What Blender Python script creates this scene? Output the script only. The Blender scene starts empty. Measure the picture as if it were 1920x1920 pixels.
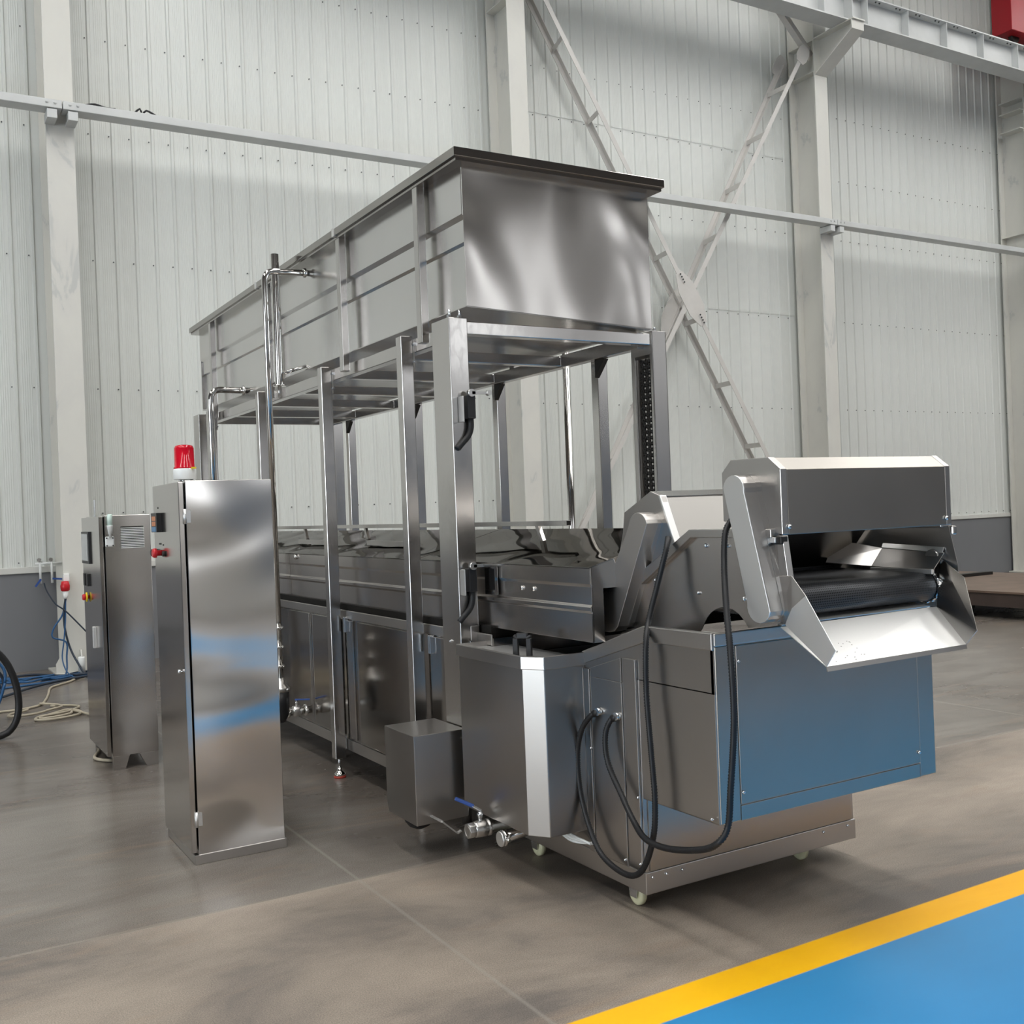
import bpy, bmesh, math, random
from mathutils import Vector, Matrix
S = bpy.context.scene
COL = S.collection
random.seed(7)
PI = math.pi

# ------------------------------------------------------------------ camera
cam_d = bpy.data.cameras.new('camera')
cam = bpy.data.objects.new('camera', cam_d)
COL.objects.link(cam)
cam_d.sensor_width = 36.0
cam_d.lens = 36.0 * 1970.0 / 1920.0
cam_d.clip_start = 0.05
cam_d.clip_end = 200
pitch, roll, yaw = math.radians(-0.09), math.radians(2.2), math.radians(30.6)
fwd = Vector((math.sin(yaw) * math.cos(pitch), math.cos(yaw) * math.cos(pitch), math.sin(pitch)))
right = Vector((math.cos(yaw), -math.sin(yaw), 0))
down = fwd.cross(right)
r2 = math.cos(roll) * right + math.sin(roll) * down
d2 = -math.sin(roll) * right + math.cos(roll) * down
cam.matrix_world = Matrix(((r2.x, -d2.x, -fwd.x, 0), (r2.y, -d2.y, -fwd.y, 0), (r2.z, -d2.z, -fwd.z, 1.6), (0, 0, 0, 1)))
S.camera = cam

# ------------------------------------------------------------------ world, exposure
W = bpy.data.worlds.new('world')
S.world = W
W.use_nodes = True
W.node_tree.nodes['Background'].inputs[0].default_value = (0.75, 0.85, 1.0, 1)
W.node_tree.nodes['Background'].inputs[1].default_value = 1.0
S.view_settings.view_transform = 'Standard'
S.view_settings.look = 'None'
S.view_settings.gamma = 1.0
S.view_settings.use_curve_mapping = False
S.view_settings.exposure = 0.0
SKY_E = 11.0      # roof skylights
WIN_E = 3.5      # high windows behind the camera and the added glow panel
DOOR_E = 9.0     # open doors on the left

# ------------------------------------------------------------------ materials
def new_mat(name):
    m = bpy.data.materials.new(name)
    m.use_nodes = True
    nt = m.node_tree
    return m, nt, nt.nodes['Principled BSDF']

def N(nt, typ, **kw):
    n = nt.nodes.new(typ)
    for k, v in kw.items():
        if k == 'inp':
            for i, x in v.items():
                n.inputs[i].default_value = x
        else:
            setattr(n, k, v)
    return n

def L(nt, a, ao, b, bi):
    nt.links.new(a.outputs[ao], b.inputs[bi])

def coords(nt, scale=(1, 1, 1), world=False):
    if world:
        g = N(nt, 'ShaderNodeNewGeometry'); o = 'Position'
    else:
        g = N(nt, 'ShaderNodeTexCoord'); o = 'Object'
    mp = N(nt, 'ShaderNodeMapping')
    mp.inputs['Scale'].default_value = scale
    L(nt, g, o, mp, 'Vector')
    return mp

def noise(nt, vec, scale, detail=2, rough=0.5, dist=0.0):
    n = N(nt, 'ShaderNodeTexNoise', inp={'Scale': scale, 'Detail': detail, 'Roughness': rough, 'Distortion': dist})
    L(nt, vec, 0, n, 'Vector')
    return n

def ramp(nt, src, out, stops):
    r = N(nt, 'ShaderNodeValToRGB')
    L(nt, src, out, r, 'Fac')
    e = r.color_ramp.elements
    while len(e) < len(stops):
        e.new(0.5)
    for i, (p, c) in enumerate(stops):
        e[i].position = p
        e[i].color = c if len(c) == 4 else (*c, 1)
    return r

def rng(nt, src, out, a, b, c, d):
    m = N(nt, 'ShaderNodeMapRange', inp={1: a, 2: b, 3: c, 4: d})
    L(nt, src, out, m, 0)
    return m

def paint(name, col, rough=0.5, spec=0.5, var=0.06, scale=3.0, metal=0.0):
    m, nt, b = new_mat(name)
    v = coords(nt)
    n = noise(nt, v, scale, 4, 0.6)
    lo = tuple(c * (1 - var) for c in col); hi = tuple(min(1, c * (1 + var)) for c in col)
    r = ramp(nt, n, 'Fac', [(0.3, lo), (0.7, hi)])
    L(nt, r, 0, b, 'Base Color')
    b.inputs['Roughness'].default_value = rough
    b.inputs['Specular IOR Level'].default_value = spec
    b.inputs['Metallic'].default_value = metal
    return m

def steel(name, col=(0.60, 0.585, 0.565), rough=0.26, dent=0.0, dscale=(1, 1, 1), dfreq=2.0, brush=(1.5, 1.5, 260), bs=0.001, mottled=0.0):
    m, nt, b = new_mat(name)
    b.inputs['Metallic'].default_value = 1.0
    v = coords(nt, (1, 1, 1), True)          # broad, faint rolling tone of the sheet
    n = noise(nt, v, 2.3, 2, 0.5)
    r = rng(nt, n, 'Fac', 0.3, 0.7, rough * 0.94, rough * 1.06)
    cr = ramp(nt, n, 'Fac', [(0.3, tuple(c * 0.97 for c in col)), (0.7, tuple(min(1, c * 1.03) for c in col))])
    L(nt, cr, 0, b, 'Base Color')
    if mottled > 0:
        v3 = coords(nt, (1, 1, 0.6), True)
        n3 = noise(nt, v3, 28.0, 4, 0.65, 0.8)
        r3 = rng(nt, n3, 'Fac', 0.42, 0.62, 0.0, mottled)
        ad = N(nt, 'ShaderNodeMath', operation='ADD')
        L(nt, r, 0, ad, 0); L(nt, r3, 0, ad, 1)
        L(nt, ad, 0, b, 'Roughness')
    else:
        L(nt, r, 0, b, 'Roughness')
    last = None
    if dent > 0:
        v2 = coords(nt, dscale, True)
        n2 = noise(nt, v2, dfreq, 0.0, 0.4, 0.3)
        bp2 = N(nt, 'ShaderNodeBump', inp={'Strength': 1.0, 'Distance': dent})
        L(nt, n2, 'Fac', bp2, 'Height')
        last = bp2
    if last: L(nt, last, 0, b, 'Normal')
    return m

M = {}
M['steel'] = steel('brushed_steel', col=(0.52, 0.50, 0.48), rough=0.22, dent=0.008, dfreq=1.6)
M['steel_v'] = steel('brushed_steel_vertical', col=(0.48, 0.455, 0.43), rough=0.17, dent=0.006, brush=(240, 240, 1.2))
M['sheet_dimmed'] = steel('dimmed_steel_sheet', col=(0.35, 0.33, 0.31), rough=0.13, dent=0.007, dfreq=1.4, brush=(240, 240, 1.2))  # same stainless, base colour darkened for dim reflections and the shaded rim
M['tub_sheet'] = steel('smooth_grey_sheet', col=(0.43, 0.41, 0.39), rough=0.31, dent=0.006, dfreq=1.4)
M['hood_sheet'] = steel('hood_side_sheet', col=(0.56, 0.53, 0.505), rough=0.245, dent=0.005, dfreq=1.4)
M['front_sheet'] = steel('front_cover_sheet', col=(0.40, 0.372, 0.335), rough=0.31, dent=0.005, dfreq=1.5)
M['tank_end'] = steel('tank_end_steel', col=(0.56, 0.535, 0.51), rough=0.22, dent=0.050, dscale=(1.5, 1, 0.9), dfreq=1.7, brush=(1.5, 2, 160))
M['tank_side'] = steel('tank_side_steel', col=(0.66, 0.65, 0.635), rough=0.22, dent=0.016, dscale=(1, 1.2, 1.0), dfreq=1.5, brush=(240, 240, 1.2))  # same stainless, base colour lightened for the pale reflections on the tank sides
M['cab_front'] = steel('cabinet_front_steel', col=(0.60, 0.58, 0.56), rough=0.14, dent=0.050, dscale=(0.7, 1, 1.3), dfreq=1.7, bs=0.004)
M['tube'] = steel('mill_finish_tube', col=(0.55, 0.53, 0.51), rough=0.20, brush=(160, 160, 1.2), bs=0.002, mottled=0.03)
M['face_sheet'] = steel('brushed_face_sheet', col=(0.42, 0.405, 0.38), rough=0.36)
M['guard'] = steel('satin_guard_steel', col=(0.53, 0.505, 0.48), rough=0.42)
M['polished'] = steel('polished_steel', col=(0.36, 0.35, 0.335), rough=0.045, dent=0.013, dscale=(1, 1, 1), dfreq=2.6, bs=0.0)
M['dull'] = steel('satin_steel', col=(0.52, 0.50, 0.48), rough=0.31, dent=0.004)
M['bright'] = steel('bright_satin_steel', col=(0.78, 0.775, 0.76), rough=0.45, brush=(200, 200, 1.2), bs=0.003)
M['polished'].node_tree.nodes['Principled BSDF'].inputs['Specular Tint'].default_value = (0.35, 0.34, 0.33, 1)
M['pipe'] = steel('polished_pipe_steel', col=(0.68, 0.665, 0.64), rough=0.12, bs=0.0)
M['cast'] = steel('cast_steel', col=(0.60, 0.59, 0.57), rough=0.32, bs=0.004)
M['zinc'] = steel('zinc_plate', col=(0.66, 0.68, 0.70), rough=0.2)
M['dark_metal'] = paint('dark_metal', (0.03, 0.028, 0.026), 0.5, metal=0.6)
M['black'] = paint('black_plastic', (0.012, 0.012, 0.013), 0.42)
M['void'] = paint('black_shade_and_cap', (0.010, 0.009, 0.008), 0.7, 0.2)  # near-black colour paints shade into hood gap and opening; rail cap too
M['white_plastic'] = paint('white_plastic', (0.78, 0.79, 0.77), 0.35)
M['blue_plastic'] = paint('blue_plastic', (0.03, 0.08, 0.30), 0.4)
M['red_plastic'] = paint('red_plastic', (0.55, 0.012, 0.02), 0.35)
M['yellow_plastic'] = paint('yellow_plastic', (0.75, 0.55, 0.02), 0.4)
M['orange'] = paint('orange_display', (0.55, 0.20, 0.08), 0.4)
M['display_blue'] = paint('blue_display_band', (0.07, 0.20, 0.36), 0.4)
M['screen'] = paint('dark_screen', (0.35, 0.36, 0.37), 0.15)
M['nylon'] = paint('cream_nylon', (0.62, 0.60, 0.40), 0.4)
M['gasket'] = paint('red_rubber', (0.45, 0.05, 0.03), 0.5)
M['white_steel'] = paint('white_painted_steel', (0.60, 0.595, 0.56), 0.42, var=0.05, scale=1.2)
M['brace'] = paint('primer_painted_steel', (0.56, 0.54, 0.51), 0.45, var=0.06)
M['girder'] = paint('grey_painted_girder', (0.56, 0.57, 0.56), 0.4, var=0.05)
M['red_paint'] = paint('red_crane_paint', (0.35, 0.010, 0.018), 0.4)
M['cable_blue'] = paint('blue_cable_jacket', (0.012, 0.075, 0.19), 0.45)
M['cable_dark'] = paint('dark_cable_jacket', (0.012, 0.022, 0.04), 0.5)
M['cord'] = paint('cream_cord_jacket', (0.42, 0.37, 0.28), 0.6)
M['rubber'] = paint('black_rubber', (0.008, 0.008, 0.009), 0.5)
M['rust'] = paint('rust_brown_steel', (0.14, 0.095, 0.07), 0.5, var=0.25, scale=2.5)
M['rust_dark'] = paint('dark_brown_steel', (0.055, 0.038, 0.032), 0.55, var=0.2)
M['screw'] = paint('screw_head', (0.07, 0.075, 0.075), 0.4)
M['dado'] = paint('grey_wall_paint', (0.175, 0.178, 0.188), 0.55, var=0.05, scale=0.6)
M['hall'] = paint('hall_lining', (0.16, 0.145, 0.135), 0.6)
M['hall_slate'] = paint('hall_slate_lower', (0.16, 0.195, 0.25), 0.55)
M['hall_light'] = paint('pale_roller_door', (0.50, 0.49, 0.47), 0.5)
M['hall_dark'] = paint('hall_lining_far', (0.10, 0.088, 0.082), 0.6)
M['stain'] = paint('putty_patch', (0.50, 0.51, 0.485), 0.5)

# patchy white columns
m, nt, b = new_mat('patched_white_column')
v = coords(nt, (1, 1, 0.5))
n = noise(nt, v, 2.2, 5, 0.6, 0.6)
r = ramp(nt, n, 'Fac', [(0.42, (0.63, 0.62, 0.57)), (0.60, (0.60, 0.59, 0.55)), (0.64, (0.50, 0.505, 0.48))])
L(nt, r, 0, b, 'Base Color'); b.inputs['Roughness'].default_value = 0.45
M['column'] = m

# wall sheet: white coated steel with fine grooves
m, nt, b = new_mat('white_wall_sheet')
v = coords(nt, (1, 1, 0.05), True)
n = noise(nt, v, 1.5, 3, 0.6)
r = ramp(nt, n, 'Fac', [(0.3, (0.620, 0.635, 0.605)), (0.7, (0.655, 0.67, 0.638))])
L(nt, r, 0, b, 'Base Color'); b.inputs['Roughness'].default_value = 0.36
M['sheet'] = m

# red translucent lens
m, nt, b = new_mat('red_lens')
b.inputs['Base Color'].default_value = (0.75, 0.01, 0.03, 1)
b.inputs['Roughness'].default_value = 0.08
b.inputs['Transmission Weight'].default_value = 0.35
b.inputs['IOR'].default_value = 1.45
M['red_lens'] = m
m, nt, b = new_mat('pale_green_lens')
b.inputs['Base Color'].default_value = (0.72, 0.88, 0.80, 1)
b.inputs['Roughness'].default_value = 0.2
M['green_lens'] = m

# perforated belt
m, nt, b = new_mat('perforated_black_belt')
tc = N(nt, 'ShaderNodeTexCoord')
br = N(nt, 'ShaderNodeTexVoronoi', inp={'Scale': 1.0, 'Randomness': 0.0})
mp = N(nt, 'ShaderNodeMapping'); mp.inputs['Scale'].default_value = (110, 110, 1)
L(nt, tc, 'UV', mp, 'Vector'); L(nt, mp, 0, br, 'Vector')
r = ramp(nt, br, 'Distance', [(0.25, (0.001, 0.001, 0.001)), (0.34, (0.060, 0.062, 0.068))])
L(nt, r, 0, b, 'Base Color'); b.inputs['Roughness'].default_value = 0.42; b.inputs['Metallic'].default_value = 0.4
M['belt'] = m

# floor: polished concrete with painted lane, colours laid out in metres
m, nt, b = new_mat('polished_concrete_floor')
pos = N(nt, 'ShaderNodeNewGeometry')
sep = N(nt, 'ShaderNodeSeparateXYZ'); L(nt, pos, 'Position', sep, 0)
v1 = coords(nt, (0.45, 1.0, 1), True)
n1 = noise(nt, v1, 1.3, 6, 0.62, 0.5)
v2 = coords(nt, (1, 1, 1), True)
n2 = noise(nt, v2, 210.0, 3, 0.75)
n4 = noise(nt, coords(nt, (0.35, 1.6, 1), True), 3.2, 5, 0.65, 1.2)
conc = ramp(nt, n1, 'Fac', [(0.36, (0.118, 0.100, 0.085)), (0.50, (0.165, 0.144, 0.124)), (0.64, (0.215, 0.193, 0.168))])
sand = ramp(nt, n1, 'Fac', [(0.36, (0.135, 0.117, 0.102)), (0.48, (0.235, 0.197, 0.163)), (0.64, (0.325, 0.272, 0.222))])
def gt(src, out, val, w=0.004):
    return rng(nt, src, out, val - w, val + w, 0.0, 1.0)
def mix(fac, a, ao, bb, bo, blend='MIX', f=None):
    x = N(nt, 'ShaderNodeMix', data_type='RGBA', blend_type=blend)
    if fac is not None:
        L(nt, fac, 0, x, 0)
    else:
        x.inputs[0].default_value = f
    if a is not None:
        L(nt, a, ao, x, 6)
    if isinstance(bb, tuple):
        x.inputs[7].default_value = (*bb, 1)
    else:
        L(nt, bb, bo, x, 7)
    return x
far_ = gt(sep, 'Y', 4.35, 0.006)
base = mix(far_, sand, 0, conc, 0)
# warm worn patches
warm = rng(nt, n4, 'Fac', 0.55, 0.75, 0.0, 0.5)
base = mix(warm, base, 2, (0.275, 0.20, 0.145), None)
# grain
gr = rng(nt, n2, 'Fac', 0.30, 0.70, 0.35, 1.65)
gm = N(nt, 'ShaderNodeMix', data_type='RGBA', blend_type='MULTIPLY')
gm.inputs[0].default_value = 0.75
L(nt, base, 2, gm, 6); L(nt, gr, 0, gm, 7)
base = gm
# joints
def joint(out, val, w, col, src=None):
    d = N(nt, 'ShaderNodeMath', operation='SUBTRACT'); L(nt, sep, out, d, 0); d.inputs[1].default_value = val
    wob = rng(nt, n1, 'Fac', 0, 1, -0.05, 0.05)
    d2_ = N(nt, 'ShaderNodeMath', operation='ADD'); L(nt, d, 0, d2_, 0); L(nt, wob, 0, d2_, 1)
    a = N(nt, 'ShaderNodeMath', operation='ABSOLUTE'); L(nt, d2_ if src else d, 0, a, 0)
    k = rng(nt, a, 0, w * 0.5, w * 2.0, 0.38, 0.0)
    global base
    base = mix(k, base, 2, col, None)
joint('X', 1.72, 0.006, (0.33, 0.31, 0.27))
joint('Y', 4.365, 0.010, (0.34, 0.29, 0.235), True)
joint('Y', 8.35, 0.006, (0.26, 0.24, 0.21))
joint('X', 6.9, 0.008, (0.33, 0.31, 0.27))
joint('X', 12.0, 0.008, (0.33, 0.31, 0.27))
# painted lane: yellow border and blue field
isy = N(nt, 'ShaderNodeMath', operation='SUBTRACT'); L(nt, gt(sep, 'Y', 2.750), 0, isy, 1); isy.inputs[0].default_value = 1.0
nb = noise(nt, v1, 0.9, 5, 0.6)
bluec = ramp(nt, nb, 'Fac', [(0.3, (0.024, 0.205, 0.455)), (0.7, (0.042, 0.262, 0.535))])
yel = ramp(nt, n1, 'Fac', [(0.3, (0.86, 0.42, 0.0)), (0.7, (0.92, 0.50, 0.003))])
base = mix(isy, base, 2, yel, 0)
isb = N(nt, 'ShaderNodeMath', operation='SUBTRACT'); L(nt, gt(sep, 'Y', 2.585), 0, isb, 1); isb.inputs[0].default_value = 1.0
base = mix(isb, base, 2, bluec, 0)
isb2 = N(nt, 'ShaderNodeMath', operation='SUBTRACT'); L(nt, gt(sep, 'Y', -0.5), 0, isb2, 1); isb2.inputs[0].default_value = 1.0
base = mix(isb2, base, 2, yel, 0)
isc = N(nt, 'ShaderNodeMath', operation='SUBTRACT'); L(nt, gt(sep, 'Y', -0.66), 0, isc, 1); isc.inputs[0].default_value = 1.0
base = mix(isc, base, 2, conc, 0)
L(nt, base, 2, b, 'Base Color')
rr = rng(nt, n1, 'Fac', 0.3, 0.7, 0.30, 0.20)
rsand = rng(nt, n1, 'Fac', 0.3, 0.7, 0.55, 0.42)
rm = N(nt, 'ShaderNodeMix', data_type='FLOAT'); L(nt, far_, 0, rm, 0); L(nt, rsand, 0, rm, 2); L(nt, rr, 0, rm, 3)
rb = N(nt, 'ShaderNodeMix', data_type='FLOAT', inp={3: 0.30}); L(nt, isb, 0, rb, 0); L(nt, rm, 0, rb, 2)
L(nt, rb, 0, b, 'Roughness')
bp = N(nt, 'ShaderNodeBump', inp={'Strength': 0.06, 'Distance': 0.001}); L(nt, n2, 'Fac', bp, 'Height'); L(nt, bp, 0, b, 'Normal')
M['floor'] = m

def emit(name, col, e):
    m = bpy.data.materials.new(name); m.use_nodes = True
    nt = m.node_tree
    nt.nodes.remove(nt.nodes['Principled BSDF'])
    em = N(nt, 'ShaderNodeEmission', inp={'Color': (*col, 1), 'Strength': e})
    L(nt, em, 0, nt.nodes['Material Output'], 'Surface')
    return m
M['skylight'] = emit('daylit_skylight', (1.0, 0.995, 0.975), SKY_E)
M['window'] = emit('daylit_window', (0.94, 0.97, 1.0), WIN_E)
M['door'] = emit('daylit_doorway', (0.86, 0.94, 1.0), DOOR_E)

# ------------------------------------------------------------------ mesh helpers
ORG = {}

class MB:
    def __init__(s):
        s.v = []; s.f = []; s.sm = []; s.mi = []; s.m = 0
    def add(s, vs, fs, smooth=False):
        o = len(s.v)
        s.v += [tuple(v) for v in vs]
        for f in fs:
            s.f.append([i + o for i in f]); s.sm.append(smooth); s.mi.append(s.m)
        return s
    def add2(s, vs, flat, smooth):
        o = len(s.v)
        s.v += [tuple(v) for v in vs]
        for fs, k in ((flat, False), (smooth, True)):
            for f in fs:
                s.f.append([i + o for i in f]); s.sm.append(k); s.mi.append(s.m)
        return s
    def box(s, x0, x1, y0, y1, z0, z1):
        vs = [(x, y, z) for x in (x0, x1) for y in (y0, y1) for z in (z0, z1)]
        return s.add(vs, [(0, 1, 3, 2), (4, 6, 7, 5), (0, 4, 5, 1), (2, 3, 7, 6), (0, 2, 6, 4), (1, 5, 7, 3)])
    def hexa(s, p):   # eight points: bottom ring of 4, top ring of 4
        return s.add(p, [(0, 3, 2, 1), (4, 5, 6, 7), (0, 1, 5, 4), (1, 2, 6, 5), (2, 3, 7, 6), (3, 0, 4, 7)])
    def prism(s, poly, ax, a0, a1, smooth=False):
        def P(u, w, a):
            return (a, u, w) if ax == 'x' else ((u, a, w) if ax == 'y' else (u, w, a))
        n = len(poly)
        vs = [P(u, w, a0) for u, w in poly] + [P(u, w, a1) for u, w in poly]
        caps = [list(range(n))[::-1], list(range(n, 2 * n))]
        sides = [(i, (i + 1) % n, n + (i + 1) % n, n + i) for i in range(n)]
        return s.add2(vs, caps, sides) if smooth else s.add2(vs, caps + sides, [])
    def slab(s, pts, th, n=None):   # flat polygon in space given a real thickness
        P = [Vector(p) for p in pts]
        nn = Vector(n) if n else (P[1] - P[0]).cross(P[2] - P[0])
        nn.normalize()
        k = len(P)
        vs = P + [p - nn * th for p in P]
        s.add(vs, [list(range(k)), list(range(k, 2 * k))[::-1]] + [(i, k + i, k + (i + 1) % k, (i + 1) % k) for i in range(k)])
        return s
    def tube(s, pts, r, n=12, closed=False, radii=None, caps=True, smooth=True):
        P = [Vector(p) for p in pts]; k = len(P)
        T = []
        for i in range(k):
            a = P[(i - 1) % k] if (closed or i > 0) else P[i]
            c = P[(i + 1) % k] if (closed or i < k - 1) else P[i]
            T.append((c - a).normalized())
        u = T[0].orthogonal().normalized()
        vs = []
        for i in range(k):
            u = (u - T[i] * u.dot(T[i])).normalized()
            w = T[i].cross(u)
            rr_ = radii[i] if radii else r
            for j in range(n):
                t = 2 * PI * j / n
                vs.append(P[i] + (u * math.cos(t) + w * math.sin(t)) * rr_)
        fs = []
        for i in range(k if closed else k - 1):
            a = i * n; c = ((i + 1) % k) * n
            fs += [(a + j, a + (j + 1) % n, c + (j + 1) % n, c + j) for j in range(n)]
        cf = [list(range(n))[::-1], list(range((k - 1) * n, k * n))] if caps and not closed else []
        return s.add2(vs, cf, fs) if smooth else s.add2(vs, cf + fs, [])
    def cyl(s, p0, p1, r, n=20):
        return s.tube([p0, p1], r, n)
    def lathe(s, c, prof, ax='z', n=28):   # profile of (radius, height)
        def P(x, y, h):
            return (c[0] + x, c[1] + y, c[2] + h) if ax == 'z' else ((c[0] + h, c[1] + x, c[2] + y) if ax == 'x' else (c[0] + x, c[1] + h, c[2] + y))
        vs = []
        for r, h in prof:
            for j in range(n):
                t = 2 * PI * j / n
                vs.append(P(r * math.cos(t), r * math.sin(t), h))
        fs = []
        for i in range(len(prof) - 1):
            fs += [(i * n + j, i * n + (j + 1) % n, (i + 1) * n + (j + 1) % n, (i + 1) * n + j) for j in range(n)]
        m = len(prof)
        return s.add2(vs, [list(range(n))[::-1], list(range((m - 1) * n, m * n))], fs)
    def rod(s, p0, p1, w, h=None, up=(0, 0, 1)):   # rectangular bar between two points
        a, c = Vector(p0), Vector(p1)
        t = (c - a).normalized(); h = h or w
        u = t.cross(Vector(up))
        if u.length < 1e-4:
            u = t.cross(Vector((0, 1, 0)))
        u.normalize(); q = u.cross(t)
        vs = [p + u * x * w / 2 + q * y * h / 2 for p in (a, c) for x, y in ((-1, -1), (1, -1), (1, 1), (-1, 1))]
        return s.hexa(vs)
    def hexbolt(s, c, ax, r=0.008, h=0.006):
        d = {'x': (1, 0, 0), '-x': (-1, 0, 0), 'y': (0, 1, 0), '-y': (0, -1, 0), 'z': (0, 0, 1), '-z': (0, 0, -1)}[ax]
        c = Vector(c); d = Vector(d)
        s.tube([c, c + d * h], r, 6, smooth=False)
        return s.tube([c + d * h, c + d * h * 1.8], r * 0.55, 8)
    def build(s, name, mat, parent=None, loc=None, bevel=0.0, seg=2, uv=None, angle=40):
        o = ORG[parent.name] if parent else (Vector(loc) if loc else Vector((0, 0, 0)))
        me = bpy.data.meshes.new(name)
        me.from_pydata([(x - o.x, y - o.y, z - o.z) for x, y, z in s.v], [], s.f)
        me.polygons.foreach_set('use_smooth', s.sm)
        mats = mat if isinstance(mat, list) else [mat]
        for mm in mats:
            me.materials.append(M[mm])
        if len(mats) > 1:
            me.polygons.foreach_set('material_index', s.mi)
        bm = bmesh.new(); bm.from_mesh(me)
        bmesh.ops.recalc_face_normals(bm, faces=bm.faces)
        bm.to_mesh(me); bm.free()
        if uv:
            ul = me.uv_layers.new(name='uv')
            for lp in me.loops:
                co = me.vertices[lp.vertex_index].co
                ul.data[lp.index].uv = uv(Vector((co.x + o.x, co.y + o.y, co.z + o.z)))
        ob = bpy.data.objects.new(name, me); COL.objects.link(ob)
        if parent:
            ob.parent = parent
        else:
            ob.location = o
        ORG[ob.name] = o
        if bevel > 0:
            md = ob.modifiers.new('bevel', 'BEVEL'); md.width = bevel; md.segments = seg
            md.limit_method = 'ANGLE'; md.angle_limit = math.radians(angle)
        return ob

def bolt(parent, c, ax, r=0.008, h=0.006, mat='zinc', name='bolt'):
    return MB().hexbolt(c, ax, r, h).build(name, mat, parent)
def screw(parent, c, ax, r=0.006, h=0.006, mat='zinc', name='screw'):
    sg = -1
    return MB().lathe(c, [(r, 0), (r, sg * h), (r * 0.5, sg * h * 1.7)], ax, 10).build(name, mat, parent)
def thing(name, label, cat, loc, group=None):
    o = bpy.data.objects.new(name, None); COL.objects.link(o)
    o.location = loc; o.empty_display_size = 0.1
    ORG[o.name] = Vector(loc)
    o['label'] = label; o['category'] = cat
    if group: o['group'] = group
    return o
def tag(o, label, cat, group=None, kind=None):
    o['label'] = label; o['category'] = cat
    if group: o['group'] = group
    if kind: o['kind'] = kind
    return o
def struct(o):
    o['kind'] = 'structure'; return o
def box(name, mat, parent, b, bevel=0.003, **k):
    return MB().box(*b).build(name, mat, parent, bevel=bevel, **k)
def arc(c, r, a0, a1, n=8):
    return [(c[0] + r * math.cos(math.radians(a0 + (a1 - a0) * i / n)), c[1] + r * math.sin(math.radians(a0 + (a1 - a0) * i / n))) for i in range(n + 1)]
def smooth_path(pts, step=0.02):
    P = [Vector(p) for p in pts]; out = []
    for i in range(len(P) - 1):
        p0 = P[max(i - 1, 0)]; p1 = P[i]; p2 = P[i + 1]; p3 = P[min(i + 2, len(P) - 1)]
        n = max(2, int((p2 - p1).length / step))
        for k in range(n):
            t = k / n
            out.append(0.5 * ((2 * p1) + (p2 - p0) * t + (2 * p0 - 5 * p1 + 4 * p2 - p3) * t * t + (3 * p1 - p0 - 3 * p2 + p3) * t ** 3))
    out.append(P[-1])
    return out

# ------------------------------------------------------------------ the hall
HX0, HX1, HY0, HY1, HZ = -14.0, 32.0, -14.0, 13.0, 12.5
struct(MB().box(HX0, HX1, HY0, HY1 + 0.3, -0.2, 0.0).build('floor', 'floor'))
PITCH, RX0 = 0.228, 3.275 + 0.045
def corrugated(x0, x1, z0, z1, y):
    mb = MB()
    k0 = math.ceil((x0 - RX0) / PITCH); k1 = math.floor((x1 - RX0) / PITCH)
    pr = [(x0, y)]
    def flat(a, c):
        n = 5
        if c - a < 0.1: return
        for i in range(1, n + 1):
            u = a + (c - a) * i / (n + 1)
            pr.extend([(u - 0.006, y), (u, y - 0.0022), (u + 0.006, y)])
    last = x0
    for k in range(k0, k1 + 1):
        c = RX0 + k * PITCH
        if c - 0.024 <= x0 or c + 0.024 >= x1: continue
        flat(last + 0.02, c - 0.024 - 0.02)
        pr += [(c - 0.024, y), (c - 0.012, y - 0.020), (c + 0.012, y - 0.020), (c + 0.024, y)]
        last = c + 0.024
    pr.append((x1, y))
    n = len(pr)
    vs = [(u, w, z0) for u, w in pr] + [(u, w, z1) for u, w in pr]
    mb.add(vs, [(i, i + 1, n + i + 1, n + i) for i in range(n - 1)])
    mb.add([(x0, y + 0.06, z0), (x1, y + 0.06, z0), (x1, y + 0.06, z1), (x0, y + 0.06, z1)], [(0, 1, 2, 3)])
    return mb, k0, k1
def wall_bay(x0, x1, tiers, rows):
    allmb = MB()
    for i, (z0, z1) in enumerate(tiers):
        mb, k0, k1 = corrugated(x0, x1, z0, z1, 13.0 - 0.006 * i)
        allmb.m = 0
        o = len(allmb.v); allmb.v += mb.v
        allmb.f += [[q + o for q in f] for f in mb.f]; allmb.sm += mb.sm; allmb.mi += [0] * len(mb.f)
    allmb.m = 1
    for z in rows:
        for k in range(k0, k1 + 1):
            cx = RX0 + k * PITCH - 0.045
            if x0 + 0.02 < cx < x1 - 0.02:
                yy = 12.994
                allmb.tube([(cx, yy, z), (cx, yy - 0.010, z)], 0.0085, 6, smooth=False)
    return struct(allmb.build('wall_back', ['sheet', 'screw']))
wall_bay(HX0, 1.74, [(1.17, HZ)], [1.22, 3.2, 4.70, 6.18, 7.30])
wall_bay(1.74, 7.66, [(1.17, HZ)], [1.75, 3.2, 4.70, 6.18, 7.30, 8.35])
wall_bay(7.66, 13.60, [(1.17, 4.75), (4.745, 7.42), (7.415, HZ)], [3.15, 4.70, 6.15, 7.38, 8.10])
wall_bay(13.60, HX1, [(1.17, HZ)], [1.22, 3.15, 4.70, 6.15, 7.20, 8.32])
struct(box('baseboard_back', 'dado', None, (HX0, HX1, 12.97, 13.3, 0, 1.10), 0))
struct(MB().box(HX0, HX1, 12.945, 13.05, 1.10, 1.17).build('trim_1', 'white_steel', bevel=0.006))
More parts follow.
